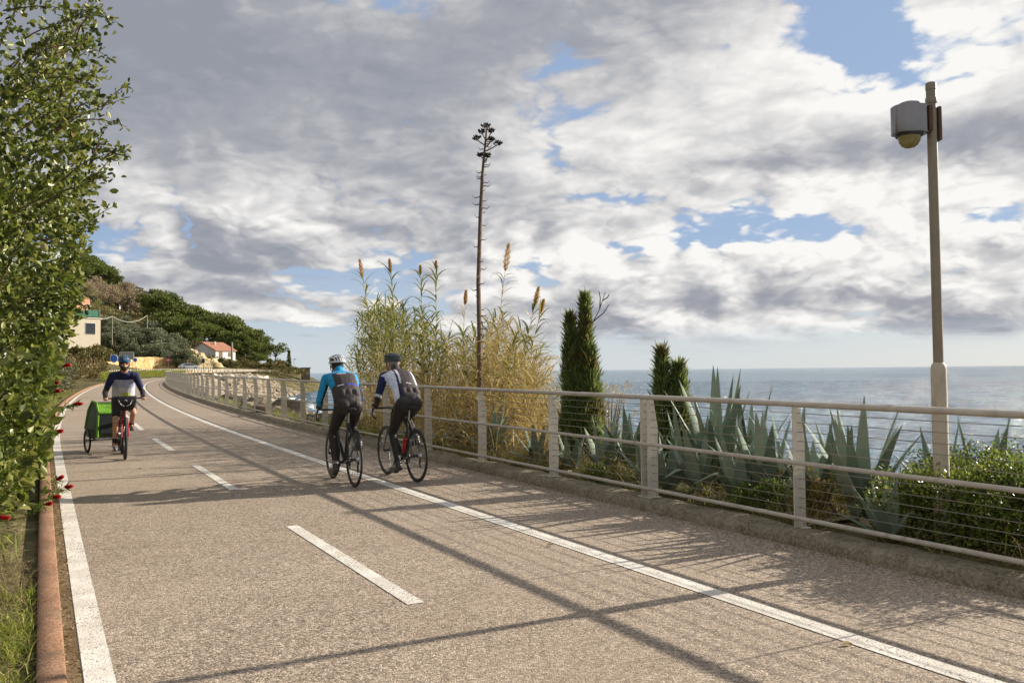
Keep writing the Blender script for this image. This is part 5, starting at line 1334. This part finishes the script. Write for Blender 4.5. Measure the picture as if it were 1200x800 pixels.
def cyclist(bike, peds, hz, name_label, cfg):
    """sits on the bike; built in the bike's own frame, then placed in the world"""
    lean = cfg['lean']; SH, HP = cfg['shoulder'], Vector((-.17, 0, .995))
    o = empty('person', tuple(bike.location), bike.rotation_euler.z); tag(o, name_label, 'person')
    SC = Vector(SH); spine = SC - HP; T = lambda t, dz=0: HP + spine * t + Vector((-.05 * math.sin(PI * t), 0, .035 * math.sin(PI * t)))
    hips = {s_: HP + Vector((0, s_ * .088, -.02)) for s_ in (-1, 1)}
    ank = {}; knee = {}; toe = {}
    for s_ in (-1, 1):
        p = peds[s_]; ank[s_] = p + Vector((-.125, 0, .115 if p.z < .27 else .085)); knee[s_] = ik(hips[s_], ank[s_], .455, .435, (1, s_ * .06, .3)); toe[s_] = p + Vector((.08, 0, .025))
    shd = {s_: SC + Vector((-.005, s_ * .178, -.040)) for s_ in (-1, 1)}
    wr = {s_: Vector(cfg['hand']) + Vector((0, 0, 0)) for s_ in (-1, 1)}
    for s_ in (-1, 1): wr[s_] = Vector((cfg['hand'][0], s_ * cfg['hand'][1], cfg['hand'][2]))
    elb = {s_: ik(shd[s_], wr[s_], .295, .262, (-.25, s_ * cfg.get('elbow', .5), -.8)) for s_ in (-1, 1)}
    neck = SC + Vector((.03, 0, .055)); hd = SC + Vector(cfg['head'])
    hx = cfg.get('turn', 0)
    def torso(mb, g=0.0):
        secs = [(-.06, .15, .11), (.08, .178, .128), (.25, .176, .122), (.45, .178, .120), (.65, .192, .124), (.82, .200, .118), (.94, .180, .096), (1.02, .120, .075), (1.08, .070, .06)]
        up = Vector((0, 1, 0)); pts = [T(t) for t, a, b_ in secs]; vs = []; seg = 20
        ax = spine.normalized(); dp = ax.cross(up).normalized()
        for (t, a, b_), p in zip(secs, pts):
            for k in range(seg):
                q = 2 * PI * k / seg; vs.append(p + up * (a + g) * math.copysign(abs(math.cos(q)) ** .85, math.cos(q)) + dp * (b_ + g) * math.sin(q))
        fs = [(i * seg + k, i * seg + (k + 1) % seg, (i + 1) * seg + (k + 1) % seg, (i + 1) * seg + k) for i in range(len(secs) - 1) for k in range(seg)] + [tuple(range(seg)), tuple((len(secs) - 1) * seg + k for k in range(seg - 1, -1, -1))]
        mb.add(vs, fs)
        for s_ in (-1, 1): mb.ell(HP + Vector((-.035, s_ * .070, .00)), (.115 + g, .098 + g, .105 + g))
        for s_ in (-1, 1): mb.ell(shd[s_] + Vector((-.01, -s_ * .045, .0)), (.078 + g, .082 + g, .068 + g))
        return mb
    def legs(mb, g, to_ankle=1.0):
        for s_ in (-1, 1):
            e = knee[s_].lerp(ank[s_], to_ankle)
            limb(mb, [hips[s_] + Vector((.01, 0, 0)), hips[s_].lerp(knee[s_], .45), knee[s_]], [.098 + g, .080 + g, .058 + g])
            limb(mb, [knee[s_], knee[s_].lerp(ank[s_], .33) + Vector((-.018, 0, 0)), e], [.056 + g, .057 + g, (.038 + (.0 if to_ankle > .9 else .006)) + g])
        return mb
    def arms(mb, g, to=1.0):
        for s_ in (-1, 1):
            limb(mb, [shd[s_], shd[s_].lerp(elb[s_], .5), elb[s_]], [.058 + g, .050 + g, .040 + g]); e = elb[s_].lerp(wr[s_], to)
            limb(mb, [elb[s_], elb[s_].lerp(wr[s_], .35), e], [.041 + g, .041 + g, (.028 if to > .9 else .036) + g])
        return mb
    # body: one continuous surface
    mb = torso(MB(), -.012); legs(mb, -.010); arms(mb, -.007)
    capsule(mb, neck + Vector((-.02, 0, -.03)), hd + Vector((-.02, 0, -.05)), .060, .054)
    f = Vector((math.cos(hx), math.sin(hx), 0)); lft = Vector((-math.sin(hx), math.cos(hx), 0))
    Mh = Matrix((( f.x, lft.x, 0), (f.y, lft.y, 0), (0, 0, 1)))
    def hp(a, b_, c_): return hd + f * a + lft * b_ + Vector((0, 0, c_))
    mb.ell(hp(-.005, 0, .015), (.098, .078, .105), M=Mh); mb.ell(hp(.035, 0, -.055), (.058, .052, .058), M=Mh)
    capsule(mb, hp(.088, 0, .012), hp(.108, 0, -.018), .010, .016)
    for s_ in (-1, 1): mb.ell(hp(-.005, s_ * .078, -.012), (.018, .010, .030), M=Mh); mb.ell(hp(.074, s_ * .032, -.010), (.018, .020, .016), M=Mh)
    mb.ell(hp(.086, 0, -.052), (.013, .026, .007), M=Mh)
    for s_ in (-1, 1):      # hands closed round the bar, four fingers and a thumb
        w = wr[s_]; F2 = Vector(cfg['fdir']).normalized(); dn = Vector((0, 0, -1)); sd = Vector((0, s_, 0))
        palm = w + F2 * .052; mb.ell(palm, (.050, .038, .022), M=Matrix(((F2.x, 0, -F2.z), (0, 1, 0), (F2.z, 0, F2.x))))
        capsule(mb, w - F2 * .01, palm, .027, .026)
        for j, (oy, L_) in enumerate([(-.028, .040), (-.010, .045), (.009, .043), (.027, .034)]):
            if cfg.get('touring'): a = palm + F2 * .035 + Vector((0, oy * 1.05, .006)); b_ = a + F2 * L_ * .55 + dn * .018; c_ = b_ + dn * L_ * .6 - F2 * .006; d_ = c_ - F2 * L_ * .55 + dn * .002
            else: a = palm + F2 * (.032 - .016 * j) + Vector((0, s_ * .018, .004)) + F2 * 0; b_ = a + F2 * .012 + sd * .010 + dn * .022; c_ = b_ + dn * L_ * .5 - sd * .012; d_ = c_ - sd * .018
            limb(mb, [a, b_, c_, d_], [.0095, .009, .0085, .0075])
        t0 = palm - sd * .022 - F2 * .015; limb(mb, [t0, t0 - sd * .016 + F2 * .024 + dn * .006, t0 - sd * .008 + F2 * .040 + dn * .022], [.012, .0105, .009])
    for s_ in (-1, 1): capsule(mb, ank[s_], toe[s_] + Vector((0, 0, .0)), .034, .026)
    remesh(mb, 'body', M_skin, o, .0085, 3)
    # clothing
    mj = torso(MB(), .004); arms(mj, .005, cfg['sleeve'])
    capsule(mj, neck + Vector((-.03, 0, -.02)), neck + Vector((0, 0, .012)), .066, .062)
    for s_ in (-1, 0, 1): mj.ell(T(.20) + Vector((-.080, s_ * .085, .034)), (.036, .052, .080))
    jf = cfg['jersey_fn']; u = spine.normalized()
    def fn(c, nrm):
        t = (c - HP).dot(u) / spine.length
        arm = min((c - elb[s_]).length for s_ in (-1, 1)); s_ = 1 if c.y > 0 else -1
        ta = (shd[s_] - c).dot((shd[s_] - elb[s_]).normalized()) / .295; tf = (c - elb[s_]).dot((wr[s_] - elb[s_]).normalized()) / .262
        dist_u = ((c - shd[s_]) - (elb[s_] - shd[s_]).normalized() * (c - shd[s_]).dot((elb[s_] - shd[s_]).normalized())).length
        onarm = (ta > .05 and dist_u < .075 and abs(c.y) > .15) or (tf > 0 and (c - HP - u * (c - HP).dot(u)).length > .16 and c.x > elb[s_].x - .03)
        return jf(t, c.y, onarm, ta, tf, nrm, c)
    remesh(mj, 'jersey', cfg['jersey'][0], o, .0095, 4, mats=cfg['jersey'], fn=fn)
    mt = MB(); 
    for s_ in (-1, 1): mt.ell(HP + Vector((-.035, s_ * .070, .00)), (.120, .103, .108))
    mt.ell(HP + Vector((-.01, 0, .03)), (.130, .165, .115)); legs(mt, .001, cfg['leg'])
    if cfg['leg'] < .5:
        mt = MB()
        for s_ in (-1, 1): mt.ell(HP + Vector((-.035, s_ * .070, .00)), (.120, .103, .108)); limb(mt, [hips[s_] + Vector((.01, 0, 0)), hips[s_].lerp(knee[s_], .45), hips[s_].lerp(knee[s_], .74)], [.101, .085, .073])
        mt.ell(HP + Vector((-.01, 0, .03)), (.130, .165, .115))
    remesh(mt, 'tights' if cfg['leg'] > .5 else 'shorts', F_tights, o, .0095, 10)
    for s_ in (-1, 1):
        ms = MB(); capsule(ms, ank[s_] + Vector((-.035, 0, -.045)), toe[s_] + Vector((.045, 0, .008)), .040, .032); capsule(ms, ank[s_] + Vector((.0, 0, -.03)), ank[s_] + Vector((.005, 0, .012)), .044, .043); ms.box(toe[s_] + Vector((-.05, 0, -.022)), (.21, .062, .018))
        sh_ = remesh(ms, 'shoe', cfg['shoe'], o, .008, 2)
        mk = MB(); capsule(mk, ank[s_] + Vector((0, 0, .0)), ank[s_].lerp(knee[s_], .18), .041, .044); remesh(mk, 'sock', cfg.get('sock', F_black), o, .009, 2)
        mg = MB(); w = wr[s_]; F2 = Vector(cfg['fdir']).normalized(); palm = w + F2 * .052
        mg.ell(palm, (.058, .046, .034), M=Matrix(((F2.x, 0, -F2.z), (0, 1, 0), (F2.z, 0, F2.x)))); capsule(mg, w - F2 * .012, palm, .033, .030); remesh(mg, 'glove', F_black, o, .007, 2)
    # hair under the helmet
    mh = MB(); mh.ell(hp(-.022, 0, .005), (.092, .081, .088), M=Mh); remesh(mh, 'hair', cfg.get('hair', M_hair), o, .009, 2)
    if cfg.get('beard'):
        mh = MB(); mh.ell(hp(.048, 0, -.078), (.052, .052, .050), M=Mh)
        for s_ in (-1, 1): capsule(mh, hp(.02, s_ * .068, -.03), hp(.055, s_ * .040, -.075), .016, .024)
        remesh(mh, 'beard', M_hair, o, .008, 2)
    # helmet: shell of ribs with open vents over a dark liner
    hc = hp(-.012, 0, .062); L_, W_, H_ = .142, .098, .092
    he = MB().ell(hc, (L_ * .93, W_ * .92, H_ * .92), M=Mh, seg=24, rings=14); he.v = [v if v[2] > hc.z - .026 else (v[0], v[1], hc.z - .026) for v in he.v]
    hm = he.build('helmet', cfg['liner'], o, smooth=True)
    rb = MB()
    for j, yy in enumerate((-.82, -.50, -.17, .17, .50, .82)):
        pts = []
        for k in range(13):
            a = PI * (.02 + .96 * k / 12); r = math.sqrt(1 - yy * yy * .8); x_ = L_ * math.cos(a) * r; z_ = H_ * math.sin(a) * r; pts.append(hc + f * x_ + lft * (W_ * yy * (1 - .25 * abs(math.cos(a)))) + Vector((0, 0, z_ - .018)))
        rb.tube(pts, .0115, 6, flat=1.0)
    rim_ = [hc + f * (L_ * .99 * math.cos(a)) + lft * (W_ * .97 * math.sin(a)) + Vector((0, 0, -.020 - .010 * math.cos(a))) for a in [2 * PI * k / 24 for k in range(25)]]
    rb.tube(rim_, .0125, 6)
    for k in (4, 8): a = PI * k / 12; rb.tube([hc + f * (L_ * math.cos(a)) + lft * (W_ * q) + Vector((0, 0, H_ * math.sin(a) * math.sqrt(max(.05, 1 - q * q * .8)) - .018)) for q in (-.9, -.6, -.3, 0, .3, .6, .9)], .010, 6)
    rb.build('helmet_ribs', cfg['helmet'], hm, smooth=True)
    st_ = MB()
    for s_ in (-1, 1): st_.tube([hp(.02, s_ * .086, .03), hp(.03, s_ * .075, -.05), hp(.045, s_ * .02, -.115)], .005, 5)
    st_.build('chin_strap', M_black, hm)
    if cfg.get('glasses'):
        g = MB().tube([hp(.055, -.072, .008), hp(.088, -.045, .006), hp(.100, 0, .010), hp(.088, .045, .006), hp(.055, .072, .008)], .016, 8, flat=1.0, up=(0, 0, 1)); g.build('glasses', M_dark, o, smooth=True)
    return o, hd, Mh, T

def heading(a, b_): return math.atan2(b_[1] - a[1], b_[0] - a[0])
def bike_at(rear, front):
    mx = ((rear[0] * .586 + front[0] * .414), (rear[1] * .586 + front[1] * .414)); return mx, heading(rear, front)
# --- left rider of the pair
mx, rz = bike_at((-1.96, 10.57), (-2.42, 11.47)); zz = float(roadz(mx[1])) + .002
b1, pd, hz = road_bike('black road bicycle ridden by the cyclist in the blue shouldered jersey', (mx[0], mx[1], zz), rz, mk_paint('frame_black', (.03, .03, .032)), mk_paint('fork_black', (.03, .03, .032)), math.radians(-62))
def j1(t, y, arm, ta, tf, n, c):
    if arm: return 1 if (tf < .55 and n.y * (1 if c.y > 0 else -1) > -.25) else 2
    if t > .80: return 1
    if t > .42 and abs(y) > .148: return 1
    if abs(t - .765) < .012 and -.02 < y < .09: return 3
    if .36 < t < .395 and -.14 < y < .02 and n.x < 0: return 4
    if .355 < t < .38 and .05 < y < .13 and n.x < 0: return 3
    return 0
cyclist(b1, pd, hz, 'cyclist seen from behind in a black jersey with bright blue shoulders and a white helmet', dict(lean=1, shoulder=(.235, 0, 1.375), hand=(.46, .195, hz + .055), fdir=(1, 0, -.12), head=(.125, 0, .130), sleeve=.97, leg=.97, turn=.12, elbow=.35,
    jersey=[F_dark, F_blue, F_black, F_white, fab('royal_blue_fabric', (.03, .04, .42))], jersey_fn=j1, shoe=worn('dark_shoe', (.035, .032, .03), .4, 0, .2, 12, .1), sock=F_grey, helmet=worn('helmet_white', (.68, .68, .70), .3, 0, .05, 10, 0), liner=worn('helmet_liner', (.03, .03, .035), .5, 0, .1, 10, 0), hair=M_hair))
MB().box((-.235, 0, .93), (.10, .055, .055)).build('saddle_bag', M_dark, b1, bevel=.012)
# --- right rider of the pair
mx, rz = bike_at((-1.23, 10.93), (-1.74, 11.80)); zz = float(roadz(mx[1])) + .002
b2, pd, hz = road_bike('black road bicycle with a red bottle ridden by the cyclist in the white striped jersey', (mx[0], mx[1], zz), rz, mk_paint('frame_dark', (.04, .035, .035)), mk_paint('fork_grey', (.12, .12, .12)), math.radians(-92))
MB().lathe([(.0, 0), (.034, .004), (.036, .02), (.036, .12), (.030, .135), (.036, .15), (.034, .185), (.018, .20), (.012, .22), (0, .222)], seg=14).build('bottle', F_red, b2, smooth=True)
bt = [c for c in b2.children if c.name.startswith('bottle')][0]; bt.location = (-.018, 0, .36); bt.rotation_euler = (0, math.radians(-17), 0)
def j2(t, y, arm, ta, tf, n, c):
    if arm:
        if tf > .12: return 2 if n.x * .6 - n.z * .2 < -.25 and abs(n.y) < .8 else 0
        if .86 < ta < .98: return 1
        return 3 if ta < .85 else 0
    a = abs(y)
    if t > .97: return 0
    if .05 < t < .92:
        w = .118 - .045 * t
        if y > 0 and n.x < .55:
            if w + .028 < a: return 1
            if w + .004 < a <= w + .028: return 3
            if w - .022 < a <= w + .004 and t > .38: return 1
        if y < 0 and t > .35 and .122 < a < .150 and n.x < .5: return 1
    if t > .55 and a > .155: return 3
    if abs(t - .36 - y * .4) < .010 and -.05 < y < .02: return 1
    return 0
cyclist(b2, pd, hz, 'cyclist seen from behind in a black jersey with white side stripes and a dark helmet', dict(lean=1, shoulder=(.25, 0, 1.39), hand=(.46, .195, hz + .055), fdir=(1, 0, -.12), head=(.13, 0, .135), sleeve=.97, leg=.97, turn=.30, elbow=.35,
    jersey=[F_dark, F_white, F_grey, F_navy], jersey_fn=j2, shoe=worn('dark_shoe', (.035, .032, .03), .4, 0, .2, 12, .1), helmet=worn('helmet_dark', (.035, .05, .055), .3, 0, .1, 10, 0), liner=worn('helmet_liner', (.03, .03, .035), .5, 0, .1, 10, 0), hair=fab('grey_hair', (.25, .22, .2))))
# --- oncoming rider
mx, rz = bike_at((-6.80, 14.90), (-6.33, 13.97)); zz = float(roadz(mx[1])) + .002
b3, pd, hz = road_bike('red touring bicycle with a black handlebar bag ridden towards the viewer', (mx[0], mx[1], zz), rz, mk_paint('frame_dark_red', (.16, .02, .025)), mk_paint('fork_red', (.42, .03, .04)), math.radians(100), 'touring_bicycle', True)
def j3(t, y, arm, ta, tf, n, c):
    if arm:
        if ta < .78: return 1
        if ta < .95 and tf < .05: return 3
        return 2
    if t > .84 or abs(y) > .165 and t > .60: return 1
    k = mnoise.noise(Vector((c.y * 9, c.z * 9, 2)))
    if n.x > 0 and t < .30: return 4 if t > .16 and abs(y - .05 + k * .06) < .06 else 5
    if n.x > 0 and t + k * .10 < .45: return 5
    return 0 if n.x > -.2 else 1
cyclist(b3, pd, hz, 'bearded cyclist riding towards the viewer in a navy and white jersey and shorts', dict(lean=1, touring=True, shoulder=(.10, 0, 1.41), hand=(.335, .285, hz + .045), fdir=(1, 0, -.15), head=(.105, 0, .165), sleeve=.97, leg=.3, turn=.0, elbow=.35, beard=True, glasses=True,
    jersey=[F_lblue, F_navy, F_black, F_lime, F_lime, F_white], jersey_fn=j3, shoe=worn('white_dark_shoe', (.10, .10, .11), .4, 0, .2, 12, .1), helmet=worn('helmet_teal', (.03, .12, .22), .3, 0, .1, 10, 0), liner=worn('helmet_liner', (.03, .03, .035), .5, 0, .1, 10, 0)))
bagm = fab('bag_black', (.020, .019, .020), .5)
hb_ = MB().prism([(.0, -.02), (.125, .01), (.16, .12), (.13, .225), (.0, .235)], -.175, .175, O=(.50, 0, hz - .17), ex=(1, 0, 0), ey=(0, 0, 1), ez=(0, 1, 0))
for i, v in enumerate(hb_.v):  # narrower below
    x, y, z = v; k = .66 + .34 * min(1, max(0, (z - hz + .17) / .13)); hb_.v[i] = (x, y * k, z)
hbag = hb_.build('handlebar_bag', bagm, b3, bevel=.03, smooth=True)
rf = MB()
for s_ in (-1, 1): rf.tube([(.665, s_ * .105, hz + .0), (.672, s_ * .07, hz - .07), (.655, s_ * .015, hz - .105)], [.003, .008, .004], 6)
rf.build('reflective_stripe', F_white, hbag)
mg = MB().tube([(.66, -.02, hz - .02), (.675, 0, hz - .0), (.66, .02, hz - .02)], .01, 6).build('bag_buckle', F_grey, hbag)
M_trac = MB().tube([(-.05, 0, -.02), (-.05, 0, .04)], .01, 4)
m = MB().box((.30, .0, .655), (.02, .10, .02))
# --- child trailer
tx, ty = mx; fv = Vector((math.cos(rz), math.sin(rz), 0)); lv = Vector((-math.sin(rz), math.cos(rz), 0))
tc = Vector((-7.33, 15.36, 0)); tz = float(roadz(tc.y)) + .002
tr = empty('bicycle_trailer', (tc.x, tc.y, tz), rz + .22); tr.scale = (.9, .9, .9); tag(tr, 'green fabric child trailer with two wheels towed behind the red bicycle', 'bicycle trailer')
F_green = fab('green_fabric', (.15, .34, .03)); F_trail = fab('trailer_grey', (.075, .095, .06), .6)
side = [(-.42, .30), (.38, .26), (.50, .36), (.36, .80), (.16, .97), (-.16, 1.0), (-.40, .82), (-.50, .45)]
cab = MB().prism(side, -.235, .235)
cab.v = [(x, y * (1.08 - .30 * (z - .3) / .7), z) for x, y, z in cab.v]
cab = cab.build('cabin', F_trail, tr, bevel=.03, smooth=True)
for s_ in (-1, 1): MB().tube([(.50, s_ * .25, .33), (.375, s_ * .205, .80), (.16, s_ * .19, .98), (-.16, s_ * .19, 1.01), (-.40, s_ * .205, .83), (-.5, s_ * .24, .45)], .024, 8).build('green_edge', F_green, tr, smooth=True)
MB().tube([(.40, -.20, .79), (.40, .20, .79)], .028, 8).build('green_edge', F_green, tr, smooth=True)
MB().prism([(.165, .985), (.385, .80), (.375, .79), (.155, .97)], -.18, .18).build('roof_panel', F_green, tr)
MB().prism([(.395, .76), (.505, .40), (.515, .40), (.405, .765)], -.19, .19).build('mesh_window', mat('window_mesh', (.015, .02, .018), .35), tr)
MB().tube([(.55, -.30, .31), (.58, -.24, .30), (.585, .24, .30), (.55, .30, .31), (.0, .27, .29), (-.45, .25, .30)], .022, 8).build('bumper_bar', M_alloy, tr, smooth=True)
MB().tube([(0, -.31, .245), (0, .31, .245)], .014, 8).build('axle', M_black, tr, smooth=True)
for s_ in (-1, 1): wheel(tr, 0, .245, .245, .02, 'wheel', y=s_ * .315, nsp=16, hubw=.03)
MB().tube([(.55, .30, .30), (.75, .20, .28), (.92, .10, .33)], .015, 8).build('tow_arm', M_black, tr, smooth=True)
MB().tube([(-.35, .28, .9), (-.36, .28, 1.75)], .005, 5).build('flag_pole', M_spoke, tr)
# fallen leaf on the asphalt
for (px, py) in [(161, 550), (986, 757), (640, 640)]:
    u, v = (px - 600) / 1000, -(py - 400) / 1000; d = _F + _R * u + _U * v; t = 1.5 / (.008 * d.y - d.z); p = Vector((0, 0, 1.5)) + d * t
    o = leaves('fallen_leaf', np.array([[p.x, p.y, p.z + .012]]), np.array([[1., .3, .05]]), .07, .035, ML_dry, None, .25, six=True, N=np.array([[0, 0, 1.]])); tag(o, {161: 'dry leaf lying on the path before the oncoming cyclist', 986: 'dark dry leaf lying beside the right white line', 640: 'small dry leaf lying between the centre dashes and the right line'}[px], 'leaf')
